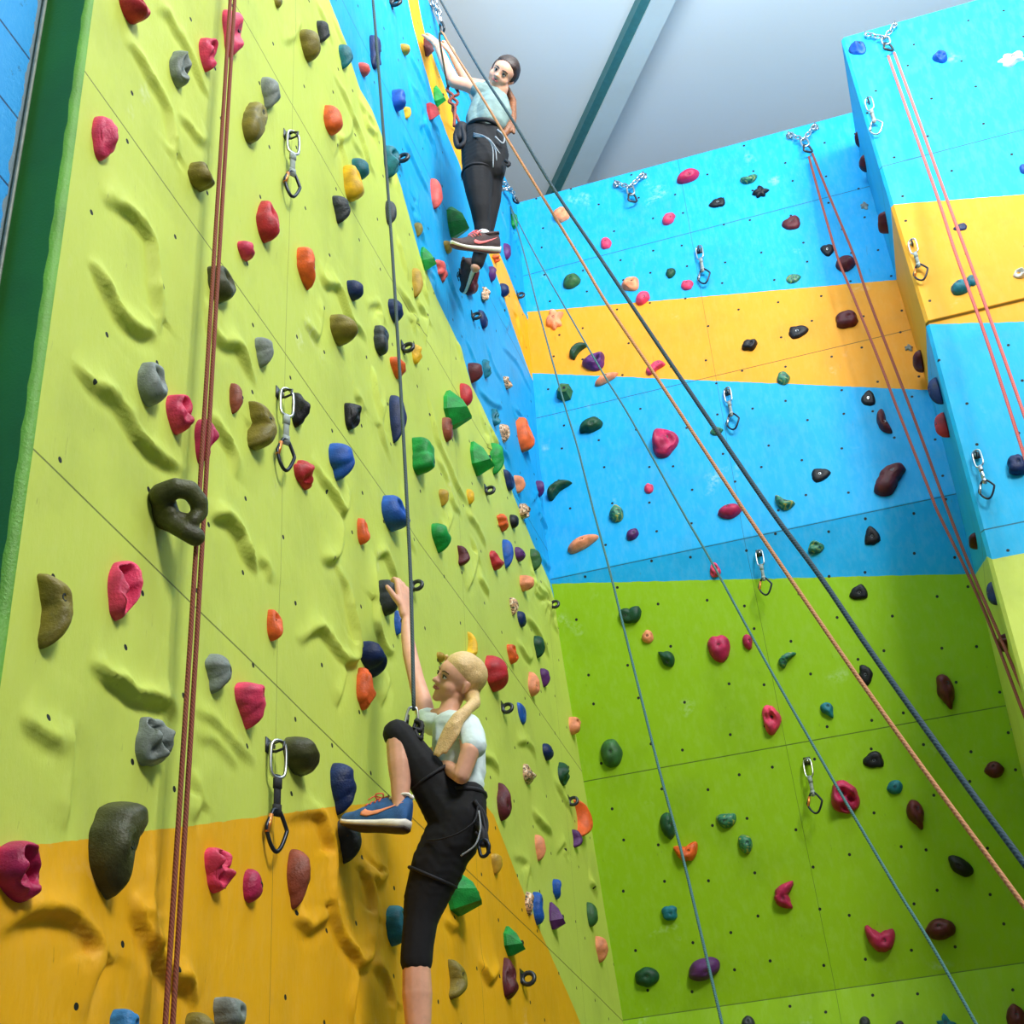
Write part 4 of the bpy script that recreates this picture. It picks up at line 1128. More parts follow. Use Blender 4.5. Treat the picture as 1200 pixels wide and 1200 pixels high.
def anchor(wall, l, r, mid, end, label, out=.05):
    pl, u, v, n_ = wframe(wall, *l); pr = wframe(wall, *r)[0]; pm = wframe(wall, *mid)[0]; pe = wframe(wall, *end)[0]
    e = empty('chain_anchor', pm, label, 'chain anchor', 'chain anchors at the wall tops')
    def put(g_, name, mat):
        o = link(name, g_.mesh(name, True, lambda q: q - pm), mat); o.parent = e
    jm = pm + n_ * out
    for q in (pl, pr):
        g_ = G(); g_.box(q + n_ * .002, (.02, .024, .003), (u, v, n_)); g_.tube([q, q + n_ * .022], .011, 6)
        g_.tube([q + n_ * .004 - v * .015, q + n_ * .035 - v * .018, q + n_ * .04 + v * .01, q + n_ * .01 + v * .012], .005, 6, ref=u); put(g_, 'hanger_plate', M['steel'])
        L = np.linalg.norm(jm - q - n_ * .03)
        put(chain_geo(q + n_ * .03, jm, max(4, int(L / .038)), .016, .0055, n_), 'chain', M['steel'])
    g_ = G(); dn = nrm(pe - pm); lat = nrm(np.cross(dn, n_))
    Lc = np.linalg.norm(pe - pm)
    g_.add(*carabiner_geo(jm - dn * .01, dn, lat, Lc * .6, .06, .0075, 'O')); put(g_, 'quick_link', M['steel'])
    g_ = G(); g_.add(*carabiner_geo(jm + dn * Lc * .45, dn, nrm(lat + n_ * .7), Lc * .55, .07, .0075, 'D')); put(g_, 'carabiner', M['dark_steel'])
    return jm + dn * Lc * .98
anchor('B', (722, 217), (755, 207), (740, 225), (744, 242), 'steel chain anchor with no rope, top of the blue back wall')
a1 = anchor('B', (925, 160), (956, 150), (943, 170), (949, 184), 'steel chain anchor holding the orange ropes at the back wall top')
a2 = anchor('P', (1015, 44), (1050, 32), (1038, 52), (1043, 66), 'steel chain anchor holding the pink ropes on the right wall')
a3 = anchor('L', (583, 212), (588, 222), (593, 228), (597, 240), 'steel chain anchor near the back corner holding two thin teal ropes')
a4 = anchor('L', (500, -6), (505, 6), (506, 20), (510, 41), "steel chain anchor above the upper climber's hand")
def rope(pts, d0, d1, r, mat, name, label, grp=None, strands=None, dfun=None, r1=None):
    q = catmull([(x, y, 0) for x, y in pts], 5)[:, :2]
    cum = np.concatenate([[0], np.cumsum(np.linalg.norm(np.diff(q, axis=0), axis=1))]); t = cum / cum[-1]
    P3 = [PD(a, b, 1 / ((1 - f) / d0 + f / d1)) for (a, b), f in zip(q, t)]
    g_ = G(); g_.tube(P3, r, 8)
    o = link(name, g_.mesh(name), M[mat])
    if label: tag(o, label, 'rope', grp)
    return o, P3
def depth_at(p): return float((np.asarray(p) - CAMP) @ np.array([EX[2], EY[2], EZ[2]]))
# twin strands hanging plumb in front of the left wall
pr = PX(230, 650, -1.762)
for k_, (dy, lab) in enumerate(((0, 'rust-coloured climbing rope, left strand of the thick pair by the left edge'), (.03, 'rust-coloured climbing rope, right strand of the thick pair by the left edge'))):
    g_ = G(); zz = np.linspace(1.6, ZTOP + .3, 60)
    g_.tube([(pr[0] + dy * .15 + .001 * math.sin(z * 1.7 + k_), pr[1] + dy * .84 - .005 + .002 * math.sin(z * 2.3 + k_ * .6), z) for z in zz], .0068, 10)
    tag(link('climbing_rope', g_.mesh('climbing_rope'), M['rope_red']), lab, 'rope', 'rust-coloured rope pair')
hp = PY(485, 832, 4.33)
dH = depth_at(hp); topd = depth_at(PX(437, 0, -1.72))
rope([(430, -60), (437, 0), (449, 150), (460, 300), (471, 480), (480, 650), (483, 740), (485, 832)], depth_at(PX(430, -60, -1.72)), dH, .007, 'rope_grey', 'climbing_rope', 'thin slate-grey rope running down to the lower climber in the white shirt')
d0 = depth_at(a4)
rope([(509, -14), (516, 0), (560, 78), (600, 140), (650, 223), (704, 303), (770, 402), (850, 520), (907, 603), (962, 677), (1025, 770), (1120, 903), (1172, 974), (1230, 1052)], d0 - .1, 2.75, .0068, 'rope_dark', 'climbing_rope', 'thick dark blue-grey rope running diagonally to the lower right corner')
rope([(534, 152), (530, 125), (524, 98), (519, 70), (515, 44), (518, 38), (528, 55), (560, 106), (600, 172), (677, 298), (712, 357), (770, 443), (870, 595), (950, 713), (1007, 796), (1082, 901), (1150, 993), (1230, 1102)], d0 - .05, 3.1, .0058, 'rope_tan', 'climbing_rope', 'tan climbing rope running diagonally from the upper climber to the right edge')
d3 = depth_at(a3)
rope([(598, 242), (615, 300), (632, 367), (661, 472), (677, 525), (696, 600), (714, 667), (735, 752), (772, 900), (797, 992), (817, 1075), (852, 1225)], d3, 4.6, .0052, 'rope_teal', 'climbing_rope', 'left-hand thin teal rope crossing the back wall')
rope([(599, 244), (627, 298), (662, 360), (707, 438), (740, 492), (799, 598), (837, 664), (900, 780), (967, 898), (1000, 955), (1050, 1040), (1095, 1113), (1158, 1225)], d3, 4.0, .0052, 'rope_teal', 'climbing_rope', 'right-hand thin teal rope crossing the round pink hold')
d5 = depth_at(a1)
rope([(948, 184), (960, 228), (981, 300), (997, 340), (1032, 427), (1050, 475), (1090, 577), (1100, 602), (1132, 668), (1162, 737), (1197, 830), (1225, 900)], d5 - .03, 6.9, .0085, 'rope_orange', 'climbing_rope', 'left strand of the orange-brown ropes hanging by the shaded buttress')
rope([(952, 180), (972, 230), (1001, 300), (1018, 350), (1060, 460), (1085, 527), (1110, 596), (1140, 672), (1170, 742), (1200, 812), (1225, 870)], d5 - .03, 6.9, .0085, 'rope_orange', 'climbing_rope', 'right strand of the orange-brown ropes hanging by the shaded buttress')
d6 = depth_at(a2)
rope([(1041, 66), (1072, 155), (1100, 235), (1121, 300), (1150, 380), (1175, 455), (1199, 530), (1215, 580)], d6 - .05, 6.9, .0085, 'rope_pink', 'climbing_rope', 'left strand of the pink ropes on the right wall')
rope([(1048, 62), (1080, 150), (1112, 240), (1134, 300), (1157, 364), (1199, 483), (1220, 545)], d6 - .05, 6.9, .0085, 'rope_pink', 'climbing_rope', 'right strand of the pink ropes on the right wall')

# ------------------------------------------------------------------ climbers
def chain2(pts): return [(np.asarray(p, float), r) for p, r in pts]
def finger(pts, r0=.0085, r1=.0065):
    n_ = len(pts); return [(np.asarray(p), r0 + (r1 - r0) * i / (n_ - 1)) for i, p in enumerate(pts)]
def hand_chains(wrist, knuck, across, curl, s=1.0, spread=.019, lens=(.062, .072, .068, .052), thumb=None):
    """wrist -> knuckle line; across = direction from index to little finger; curl = direction the fingers bend towards"""
    wrist = np.asarray(wrist); knuck = np.asarray(knuck); d = nrm(knuck - wrist); across = nrm(across - d * (across @ d)); curl = nrm(curl)
    ch = []
    palm = np.linalg.norm(knuck - wrist)
    for i in range(4):
        off = (i - 1.5) * spread * s
        k_ = knuck + across * off - d * abs(i - 1.2) * .004 * s
        ch.append([(wrist + across * off * .45, .0155 * s), ((wrist + knuck) / 2 + across * off * .85, .0135 * s), (k_, .0115 * s)])
        L = lens[i] * s
        p1 = k_ + nrm(d * .75 + curl * .5) * L * .42; p2 = p1 + nrm(d * .1 + curl) * L * .34; p3 = p2 + nrm(-d * .5 + curl * .85) * L * .28
        ch.append([(k_, .0098 * s), (p1, .0088 * s), (p2, .008 * s), (p3, .007 * s)])
    tb = wrist + (knuck - wrist) * .3 - across * spread * 1.4 * s
    if thumb is None: thumb = nrm(d * .7 - across * .5 + curl * .5)
    t1 = tb + nrm(thumb - across * .35) * .03 * s; t2 = t1 + nrm(thumb) * .028 * s; t3 = t2 + nrm(thumb + curl * .6) * .02 * s
    ch.append([(tb, .0125 * s), (t1, .011 * s), (t2, .0095 * s), (t3, .008 * s)])
    return ch
class Head:
    def __init__(s, c, f, u, H):
        s.c = np.asarray(c, float); s.f = nrm(f); u = np.asarray(u, float); s.u = nrm(u - s.f * (u @ s.f)); s.r = np.cross(s.f, s.u); s.H = H
        s.ax = np.stack([s.r, s.f, s.u])
    def p(s, r, f, u): return s.c + s.H * (r * s.r + f * s.f + u * s.u)
    def ball(s, r, f, u, rad, sc_=(1, 1, 1)): return (s.p(r, f, u), tuple(s.H * rad * k_ for k_ in sc_), s.ax)
def head_balls(h):
    B = [h.ball(0, -.12, .13, .41, (.90, 1.02, .98)), h.ball(0, .02, .12, .38, (.93, 1, 1)), h.ball(0, .13, .14, .28, (1.1, 1, 1)), h.ball(0, .14, -.1, .27, (1.02, 1, 1.1)),
         h.ball(0, .22, -.32, .15, (1.15, 1, .9)), h.ball(0, .30, -.41, .085, (1.2, 1, .9)), h.ball(0, .12, -.24, .22, (1.15, 1.1, .9))]
    for s_ in (-1, 1):
        B += [h.ball(.17 * s_, .20, -.12, .155), h.ball(.22 * s_, .03, -.24, .12, (.9, 1.3, 1)), h.ball(.13 * s_, .335, .115, .065, (1.4, .8, .6)),
              h.ball(.385 * s_, -.04, -.02, .075, (.45, 1, 1.35)), h.ball(.385 * s_, -.05, .05, .07, (.45, 1.1, 1)), h.ball(.375 * s_, -.01, -.1, .045, (.6, 1, 1)),
              h.ball(.055 * s_, .42, -.085, .04, (1, 1, .8))]
    B += [h.ball(0, .405, .02, .045, (.8, 1, 1.5)), h.ball(0, .44, -.045, .05, (.9, 1, 1)), h.ball(0, .465, -.075, .055), h.ball(0, .375, .08, .05, (.9, 1, 1.3)), h.ball(0, .345, -.2, .09, (1.4, .7, .7))]
    return B
def face_parts(h, root, browc):
    for s_ in (-1, 1):
        g_ = G(); V, Fc = ico((0, 0, 0), 1, 2); c = h.p(.135 * s_, .345, .045)
        g_.add([c + h.H * ((v * (.062, .045, .036)) @ h.ax) for v in V], Fc)
        e = link('eye', g_.mesh('eye', True, lambda q: q - o_of(root)), M['eye']); e.parent = root
        g_ = G(); c2 = h.p(.13 * s_, .382, .045); g_.add([c2 + h.H * ((v * (.03, .014, .032)) @ h.ax) for v in V], Fc)
        i_ = link('iris', g_.mesh('iris', True, lambda q: q - o_of(root)), M['iris']); i_.parent = e
        g_ = G(); g_.tube([h.p(.055 * s_, .395, .135), h.p(.13 * s_, .395, .165), h.p(.22 * s_, .33, .14)], h.H * .014, 6)
        b = link('eyebrow', g_.mesh('eyebrow', True, lambda q: q - o_of(root)), M[browc]); b.parent = root
        g_ = G(); g_.tube([h.p(.07 * s_, .375, .07), h.p(.135 * s_, .4, .087), h.p(.205 * s_, .345, .06)], h.H * .012, 6)
        b = link('eyelash', g_.mesh('eyelash', True, lambda q: q - o_of(root)), M['iris']); b.parent = root
    g_ = G()
    for dz, rr in ((-.195, .018), (-.228, .022)):
        g_.tube([h.p(-.11, .37, -.21), h.p(-.055, .405, dz), h.p(0, .415, dz - .003), h.p(.055, .405, dz), h.p(.11, .37, -.21)], [h.H * rr * k_ for k_ in (.4, 1, 1.1, 1, .4)], 7)
    l_ = link('lips', g_.mesh('lips', True, lambda q: q - o_of(root)), M['lip']); l_.parent = root
_org = {}
def o_of(root): return _org[root.name]
def B(name, root, chains, voxel, mat, smooth=3, balls=(), parent=None):
    o0 = o_of(root)
    ch = [[(np.asarray(p) - o0, r) for p, r in c] for c in chains]
    bl = [(np.asarray(c) - o0, r, ax) for c, r, ax in balls]
    o = blob(name, ch, voxel, M[mat] if isinstance(mat, str) else mat, None, smooth, None, bl); o.parent = parent or root
    return o
def shoe(root, heel, toe, up, L, mats, swoosh_side=1, scale_h=1.0):
    """upper / sole / outsole / laces / side mark; heel and toe lie on the underside of the sole"""
    upm, solem, outm, lacem, markm, coll = mats
    heel = np.asarray(heel, float); d = nrm(np.asarray(toe) - heel); up = nrm(np.asarray(up) - d * (np.asarray(up) @ d)); w = np.cross(d, up)
    o0 = o_of(root)
    T = np.array([0, .04, .12, .25, .4, .55, .7, .82, .92, .98, 1.0])
    W = np.array([.55, .8, .98, 1.0, .92, .98, 1.12, 1.12, .92, .6, .25]) * .135 * L
    Ht = np.array([.75, .98, 1.0, .93, .95, .83, .62, .47, .38, .3, .2]) * .33 * L * scale_h
    S = np.array([1.15, 1.15, 1.15, 1.1, .95, .85, .75, .7, .65, .7, .8]) * .1 * L
    rocker = np.array([.25, .08, 0, 0, 0, 0, 0, .06, .25, .42, .55]) * .1 * L
    curve = np.array([0, 0, 0, .0, -.01, -.015, -.01, .0, .01, .015, .02]) * L
    def P3(t, a, b): return heel + d * t * L + w * a + up * b - o0
    def loft(rings, name, mat, par, cap=True):
        n_ = len(rings[0]); V = [p for r in rings for p in r]; Fc = []
        for i in range(len(rings) - 1):
            for j in range(n_): Fc.append((i * n_ + j, i * n_ + (j + 1) % n_, (i + 1) * n_ + (j + 1) % n_, (i + 1) * n_ + j))
        Fc.append(tuple(range(n_))[::-1]); Fc.append(tuple((len(rings) - 1) * n_ + j for j in range(n_)))
        o = link(name, mesh(name, V, Fc), mat); o.parent = par; return o
    base = empty_part('shoe', root)
    ring = []
    for i, t in enumerate(T):
        r_ = []
        for j in range(20):
            a = 2 * math.pi * j / 20; x = math.cos(a); y = math.sin(a)
            hh = Ht[i] * (max(0, y) ** .75)
            tw = 1 - .45 * max(0, y) ** 1.5
            r_.append(P3(t, x * W[i] * tw + curve[i], rocker[i] + S[i] * .8 + hh - (.1 * L * .1 if y < 0 else 0)))
        ring.append(r_)
    u_ = loft(ring, 'upper', M[upm], base)
    ring = []
    for i, t in enumerate(T):
        r_ = []
        for (x, y) in [(-1.06, .22), (-1.1, .6), (-1.02, 1.0), (-.5, 1.02), (.5, 1.02), (1.02, 1.0), (1.1, .6), (1.06, .22), (.5, .2), (-.5, .2)]:
            r_.append(P3(t + (.012 if i == len(T) - 1 else (-.012 if i == 0 else 0)), x * W[i] + curve[i], rocker[i] + S[i] * y))
        ring.append(r_)
    loft(ring, 'sole', M[solem], base)
    ring = []
    for i, t in enumerate(T):
        r_ = []
        for (x, y) in [(-1.04, 0), (-1.07, .24), (0, .26), (1.07, .24), (1.04, 0), (.3, -.03), (-.3, -.03)]:
            r_.append(P3(t + (.013 if i == len(T) - 1 else (-.013 if i == 0 else 0)), x * W[i] + curve[i], rocker[i] + S[i] * y))
        ring.append(r_)
    loft(ring, 'outsole', M[outm], base)
    def top(t):
        return float(np.interp(t, T, rocker + S * .8 + Ht)), float(np.interp(t, T, W))
    g_ = G()
    for t in (.46, .52, .58, .64):
        h_, w_ = top(t); g_.tube([P3(t - .012, -.6 * w_, h_ * .86), P3(t, -.3 * w_, h_ * .985), P3(t + .01, 0, h_ * 1.01), P3(t, .3 * w_, h_ * .985), P3(t - .012, .6 * w_, h_ * .86)], .011 * L, 6)
    for s_ in (-1, 1):
        h_, w_ = top(.45)
        g_.tube(catmull([P3(.45, 0, h_ * 1.02), P3(.43, s_ * .45 * w_, h_ * 1.12), P3(.5, s_ * .8 * w_, h_ * 1.06), P3(.5, s_ * .5 * w_, h_ * .95), P3(.45, 0, h_ * 1.02)], 4), .010 * L, 6)
        g_.tube(catmull([P3(.45, 0, h_ * 1.02), P3(.52, s_ * .7 * w_, h_ * 1.0), P3(.58, s_ * 1.0 * w_, h_ * .85)], 4), .009 * L, 6)
    o = link('laces', g_.mesh('laces'), M[lacem]); o.parent = base
    # padded collar
    g_ = G(); pts = []
    for a in np.arange(18) / 18 * 2 * math.pi:
        t = .17 + .16 * math.cos(a); h_, w_ = top(t); pts.append(P3(t, math.sin(a) * w_ * .55 + float(np.interp(t, T, curve)), h_ * (.985 - .04 * math.cos(a))))
    g_.tube(pts, .02 * L, 7, True); o = link('collar', g_.mesh('collar'), M[coll]); o.parent = base
    # curved tick mark on the outer side
    for s_ in ((swoosh_side,)):
        outl = [(.62, .5), (.66, .3), (.6, .18), (.5, .16), (.38, .24), (.22, .42), (.12, .55), (.3, .42), (.45, .36), (.54, .4), (.58, .5)]
        def sp(t, hfrac, off):
            i_h = float(np.interp(t, T, Ht)); w_ = float(np.interp(t, T, W)); y = min(.97, hfrac) ** (1 / .75)
            a = math.asin(min(1, y)); x = math.cos(a) * (1 - .45 * y ** 1.5)
            return P3(t, s_ * (x * w_ + off) + float(np.interp(t, T, curve)), float(np.interp(t, T, rocker + S * .8)) + i_h * hfrac)
        top_e_ = [(.60, .62), (.56, .5), (.48, .42), (.36, .46), (.22, .58), (.08, .7)]
        bot_e_ = [(.645, .5), (.63, .3), (.54, .2), (.40, .28), (.24, .48), (.08, .69)]
        V = []; 
        for (a, b) in zip(top_e_, bot_e_):
            for f in (0, .33, .66, 1): V.append(sp(a[0] * (1 - f) + b[0] * f, a[1] * (1 - f) + b[1] * f, .006 * L))
        Fc = [(i * 4 + j, i * 4 + j + 1, i * 4 + 5 + j, i * 4 + 4 + j) for i in range(5) for j in range(3)]
        n0 = len(V); V += [v - w * s_ * .004 * L for v in V]
        rim = [i * 4 for i in range(6)] + [21, 22, 23] + [i * 4 + 3 for i in range(4, -1, -1)] + [2, 1]
        Fc += [tuple(n0 + q for q in f[::-1]) for f in Fc] + [(rim[i], rim[(i + 1) % len(rim)], n0 + rim[(i + 1) % len(rim)], n0 + rim[i]) for i in range(len(rim))]
        o = link('side_mark', mesh('side_mark', V, Fc), M[markm]); o.parent = base
    return base
def empty_part(name, root):
    o = bpy.data.objects.new(name, None); COL.objects.link(o); o.parent = root; o.empty_display_size = .03; return o
def strap(root, name, pts, r, mat='webbing', closed=False, flat=1.0, parent=None, sub=5):
    o0 = o_of(root); g_ = G()
    q = catmull(list(pts) + ([pts[0]] if closed else []), sub); 
    if closed: q = q[:-1]
    g_.tube(q, r, 7, closed, flat=flat)
    o = link(name, g_.mesh(name, True, lambda v: v - o0), M[mat]); o.parent = parent or root; return o

# ---- lower climber: girl in a white shirt
YG = 4.42
Pg = lambda x, y, dy=0: PY(x, y, YG + dy)
pel = Pg(533, 955, .0)
g1 = empty('person', pel, 'blond climber in white shirt and black leggings, one knee raised, reaching to a grey hold', 'person', 'climbers on the left wall')
_org[g1.name] = pel
shoL, elb, wri = Pg(500, 842, .05), Pg(488, 797, .08), Pg(476, 722, .18)
shoR = Pg(548, 851, -.05); elR = Pg(541, 909, -.11); wrR = Pg(514, 892, .00)
knee = Pg(466, 862, -.12); ank = Pg(469, 943, -.12)
hd = Head(Pg(535, 798, -.01), cdir((-.84, -.26, -.48)), cdir((.40, -.88, -.02)), .176)
neck0 = Pg(524, 840, 0)
kn_ = Pg(472, 688, .20)
hc = hand_chains(wri, kn_, np.array((.3, 1, .1)), nrm(PX(457, 680, -1.77) - kn_), 1.12, thumb=cdir((-.55, -.75, .3)))
skin = [chain2([(shoL, .036), (Pg(495, 822, .06), .035), (elb, .030), (Pg(481, 768, .11), .0285), (Pg(477, 744, .15), .024), (wri, .0175)])] + hc
skin += [chain2([(shoR, .036), (Pg(551, 880, -.11), .033), (elR, .029), (Pg(529, 902, -.07), .026), (wrR, .020)])]
skin += hand_chains(wrR, Pg(503, 885, .06), np.array((.2, .2, 1)), np.array((-.8, .3, -.2)), .9)
skin += [chain2([(neck0, .038), (Pg(529, 824, 0), .035), (hd.p(0, -.10, -.12), .035)])]
skin += [chain2([(neck0, .036), (shoL, .030)]), chain2([(neck0, .036), (shoR, .030)]), chain2([(neck0, .04), (Pg(535, 890, .02), .05), (pel, .05)])]
k2 = Pg(493, 1075, .03); a2_ = Pg(490, 1235, .08)
skin += [chain2([(pel, .05), (Pg(515, 928, -.03), .05), (Pg(492, 892, -.08), .045), (knee, .041), (Pg(468, 876, -.12), .0445), (Pg(469, 894, -.12), .0435), (Pg(469.5, 916, -.12), .035), (ank, .0275), (Pg(470, 957, -.12), .030)])]
skin += [chain2([(pel, .05), (Pg(512, 1015, .01), .05), (k2, .044), (Pg(488, 1128, .04), .0455), (Pg(489, 1165, .05), .049), (Pg(490, 1200, .06), .042), (a2_, .028), (Pg(490, 1262, .08), .03)])]
body = B('body', g1, skin, .0046, 'skin', 3, balls=head_balls(hd))
face_parts(hd, g1, 'brow')
hb = [hd.ball(0, -.17, .17, .415, (.95, 1.04, .98)), hd.ball(0, -.06, .26, .375, (1, 1.05, .95)), hd.ball(0, .05, .36, .25, (1.35, 1.0, .72)), hd.ball(0, -.3, -.05, .27, (1.1, .9, 1.1)),
      hd.ball(.31, -.17, .2, .15, (.7, 1.3, 1.2)), hd.ball(-.31, -.17, .2, .15, (.7, 1.3, 1.2))]
hair = B('hair', g1, [chain2([(hd.p(.1, -.42, -.14), .032), (Pg(556, 824, -.04), .022), (Pg(546, 833, -.10), .019), (Pg(535, 841, -.12), .018), (Pg(526, 853, -.125), .017), (Pg(518, 868, -.12), .014), (Pg(509, 884, -.12), .006)]),
                       chain2([(Pg(547, 835, -.10), .016), (Pg(533, 850, -.125), .017), (Pg(526, 866, -.12), .014), (Pg(514, 886, -.12), .006)]), chain2([(Pg(540, 842, -.11), .014), (Pg(534, 860, -.12), .013), (Pg(522, 882, -.12), .006)])], .005, 'blond', 2, balls=hb)
for q_ in ((.30, .22, .34), (.27, .24, .38), (.24, .27, .40)):
    strap(g1, 'hair_strand', [hd.p(*q_), hd.p(q_[0] + .06, q_[1] - .07, q_[2] - .14), hd.p(q_[0] + .09, q_[1] - .15, q_[2] - .27), hd.p(q_[0] + .08, q_[1] - .26, q_[2] - .34)], .006, 'blond', parent=hair)
strap(g1, 'wristband', [wri + .0195 * (math.cos(t) * np.array((0, 1., 0)) + math.sin(t) * np.array((1., 0, 0))) - np.array((0, 0, .02)) for t in np.arange(10) / 10 * 2 * math.pi], .0025, 'webbing', True)
shirt = [chain2([(Pg(527, 852, .0), .060), (Pg(533, 872, .01), .080), (Pg(538, 898, .01), .078), (Pg(545, 920, .01), .066)]),
         chain2([(Pg(528, 850, -.01), .055), (shoR, .046), (Pg(553, 862, -.075), .046), (Pg(555, 874, -.095), .045)]),
         chain2([(Pg(524, 850, .01), .052), (Pg(508, 848, .03), .045), (shoL, .042)]), chain2([(Pg(545, 865, .0), .07), (Pg(551, 905, .02), .055)])]
B('shirt', g1, shirt, .0055, 'white_shirt', 3)
lg = [chain2([(Pg(547, 936, .0), .067), (Pg(540, 960, .0), .088), (Pg(530, 985, .01), .090)]),
      chain2([(Pg(532, 958, .0), .090), (Pg(514, 930, -.03), .080), (Pg(491, 896, -.08), .065), (Pg(471, 865, -.115), .052), (Pg(465.5, 860, -.12), .0505)]),
      chain2([(Pg(526, 985, .01), .090), (Pg(513, 1015, .02), .090), (Pg(500, 1050, .03), .075), (Pg(496, 1064, .03), .066), (Pg(493, 1078, .03), .058), (Pg(489, 1110, .035), .054), (Pg(488, 1126, .04), .0535)])]
B('leggings', g1, lg, .0055, 'leggings', 4)
def on_ray(x, y, c, L, near=False):
    d = ray(x, y); d = d / np.linalg.norm(d); m = c - CAMP; b = d @ m; disc = b * b - (m @ m - L * L)
    s_ = math.sqrt(max(disc, 0)); return CAMP + d * (b - s_ if near else b + s_)
hs = Pg(487, 984, -.12); upv = nrm((.16, -.02, 1))
for _ in range(8):
    ts = on_ray(399, 971, hs, .262); d_ = nrm(ts - hs); u_ = nrm(upv - d_ * (upv @ d_))
    hs = hs * .3 + .7 * (ank - u_ * .088 - d_ * .045)
sh1 = shoe(g1, hs, ts, np.array((.16, -.02, 1)), .262, ('shoe_blue', 'sole_white', 'outsole', 'lace', 'peach_mark', 'sole_white'), swoosh_side=-1, scale_h=1.1)
sh1['label'] = 'blue trainer with coral laces and a white sole'
fs = Pg(490, 1290, .12); shoe(g1, fs, fs + np.array((-.1, .22, .0)), np.array((0, 0, 1.)), .25, ('shoe_blue', 'sole_white', 'outsole', 'lace', 'peach_mark', 'sole_white'), scale_h=.9)
har = empty_part('harness', g1)
def around(c, ax, ra, rb, n_=16, e1=None):
    ax = nrm(ax); e1 = nrm(np.array((1., 0, 0)) - ax * ax[0]) if e1 is None else e1; e2 = np.cross(ax, e1)
    return [c + ra * math.cos(t) * e1 + rb * math.sin(t) * e2 for t in np.arange(n_) / n_ * 2 * math.pi]
strap(g1, 'waist_belt', around(Pg(546, 932, .0), Pg(538, 898) - Pg(536, 960), .064, .064), .009, closed=True, parent=har, sub=2)
strap(g1, 'leg_loop', around(Pg(507, 1028, .023), Pg(526, 985, .01) - Pg(503, 1040, .03), .083, .083), .006, closed=True, parent=har, sub=2)
strap(g1, 'leg_loop', around(Pg(504, 911, -.055), Pg(515, 928, -.03) - Pg(492, 893, -.08), .071, .071), .006, closed=True, parent=har, sub=2)
strap(g1, 'gear_loop', [Pg(552, 935, -.05), Pg(566, 950, -.03), Pg(571, 968, -.03), Pg(566, 985, -.04), Pg(557, 975, -.06)], .005, parent=har)
strap(g1, 'gear_loop', [Pg(556, 938, -.06), Pg(565, 955, -.04), Pg(570, 980, -.04), Pg(573, 1000, -.04)], .007, parent=har)
strap(g1, 'riser_strap', [Pg(560, 945, -.06), Pg(556, 962, -.095), Pg(540, 975, -.10), Pg(518, 983, -.095), Pg(500, 985, -.07)], .003, parent=har)
strap(g1, 'riser_strap', [Pg(561, 950, -.06), Pg(563, 970, -.07), Pg(557, 990, -.08), Pg(540, 1003, -.08)], .003, 'grey_cord', parent=har)
strap(g1, 'gear_clip', [Pg(561, 990, -.05), Pg(564, 1003, -.05), Pg(571, 1001, -.05), Pg(573, 990, -.05), Pg(567, 984, -.05)], .006, 'alloy_dark', closed=True, parent=har)
strap(g1, 'gear_pouch', [Pg(560, 965, -.04), Pg(566, 978, -.04), Pg(565, 992, -.04)], .014, parent=har)
strap(g1, 'belay_loop', [Pg(489, 842, -.08), Pg(485, 856, -.10), Pg(489, 872, -.11), Pg(495, 858, -.08)], .007, closed=True, parent=har)
strap(g1, 'tie_in_knot', [Pg(487, 845, -.09), Pg(494, 848, -.10), Pg(493, 856, -.11), Pg(486, 855, -.12), Pg(490, 864, -.12), Pg(495, 866, -.12)], .009, parent=har)
cc_ = Pg(482, 842, -.09)
cb_ = empty('carabiner', cc_, "silver locking carabiner where the grey rope meets the lower climber's harness", 'carabiner')
g_ = G(); g_.add(*carabiner_geo(Pg(484, 829, -.09), nrm(Pg(481, 858, -.09) - Pg(484, 829, -.09)), cdir((1, 0, .2)), .085, .05, .005, 'D'))
o = link('frame', g_.mesh('frame', True, lambda v: v - cc_), M['steel']); o.parent = cb_
g_ = G(); g_.tube([Pg(478, 838, -.085), Pg(476.5, 850, -.085)], .0062, 8)
o = link('gate', g_.mesh('gate', True, lambda v: v - cc_), M['dark_steel']); o.parent = cb_

# ---- upper climber: dark-haired climber in a grey-teal shirt
YB = 5.66
Pw = lambda x, y, dy=0: PY(x, y, YB + dy)
pel2 = Pw(565, 172, .02)
g2 = empty('person', pel2, 'dark-haired climber in grey-teal shirt looking down, near the top of the wall', 'person', 'climbers on the left wall')
_org[g2.name] = pel2
hd2 = Head(Pw(589, 87, -.02), cdir((-.30, .22, -.93)), cdir((.55, -.80, -.30)), .192)
sL = Pw(564, 107, -.02); eL = Pw(532, 96, -.08); wL = Pw(513, 55, -.08)
kL = Pw(508, 45, -.06)
sk = [chain2([(sL, .043), (Pw(548, 100, -.05), .041), (eL, .037), (Pw(524, 80, -.08), .034), (Pw(518, 66, -.08), .029), (wL, .024)])]
sk += hand_chains(wL, kL, np.array((.5, 1, .1)), nrm(Pw(498, 46, -.02) - kL), 1.15)
eR = Pw(549, 97, .16); wR = Pw(531, 66, .14)
sk += [chain2([(Pw(574, 103, .12), .04), (eR, .034), (Pw(540, 82, .15), .031), (wR, .023)])]
sk += hand_chains(wR, Pw(526, 54, .12), np.array((.4, 1, .1)), nrm(Pw(518, 50, .14) - Pw(526, 54, .12)), 1.05)
nk = Pw(584, 112, .05)
sk += [chain2([(nk, .045), (Pw(587, 103, .02), .045), (hd2.p(0, -.12, -.15), .045)]), chain2([(nk, .045), (sL, .04)]), chain2([(nk, .045), (Pw(574, 103, .12), .04)]),
       chain2([(nk, .05), (Pw(570, 140), .07), (pel2, .07)])]
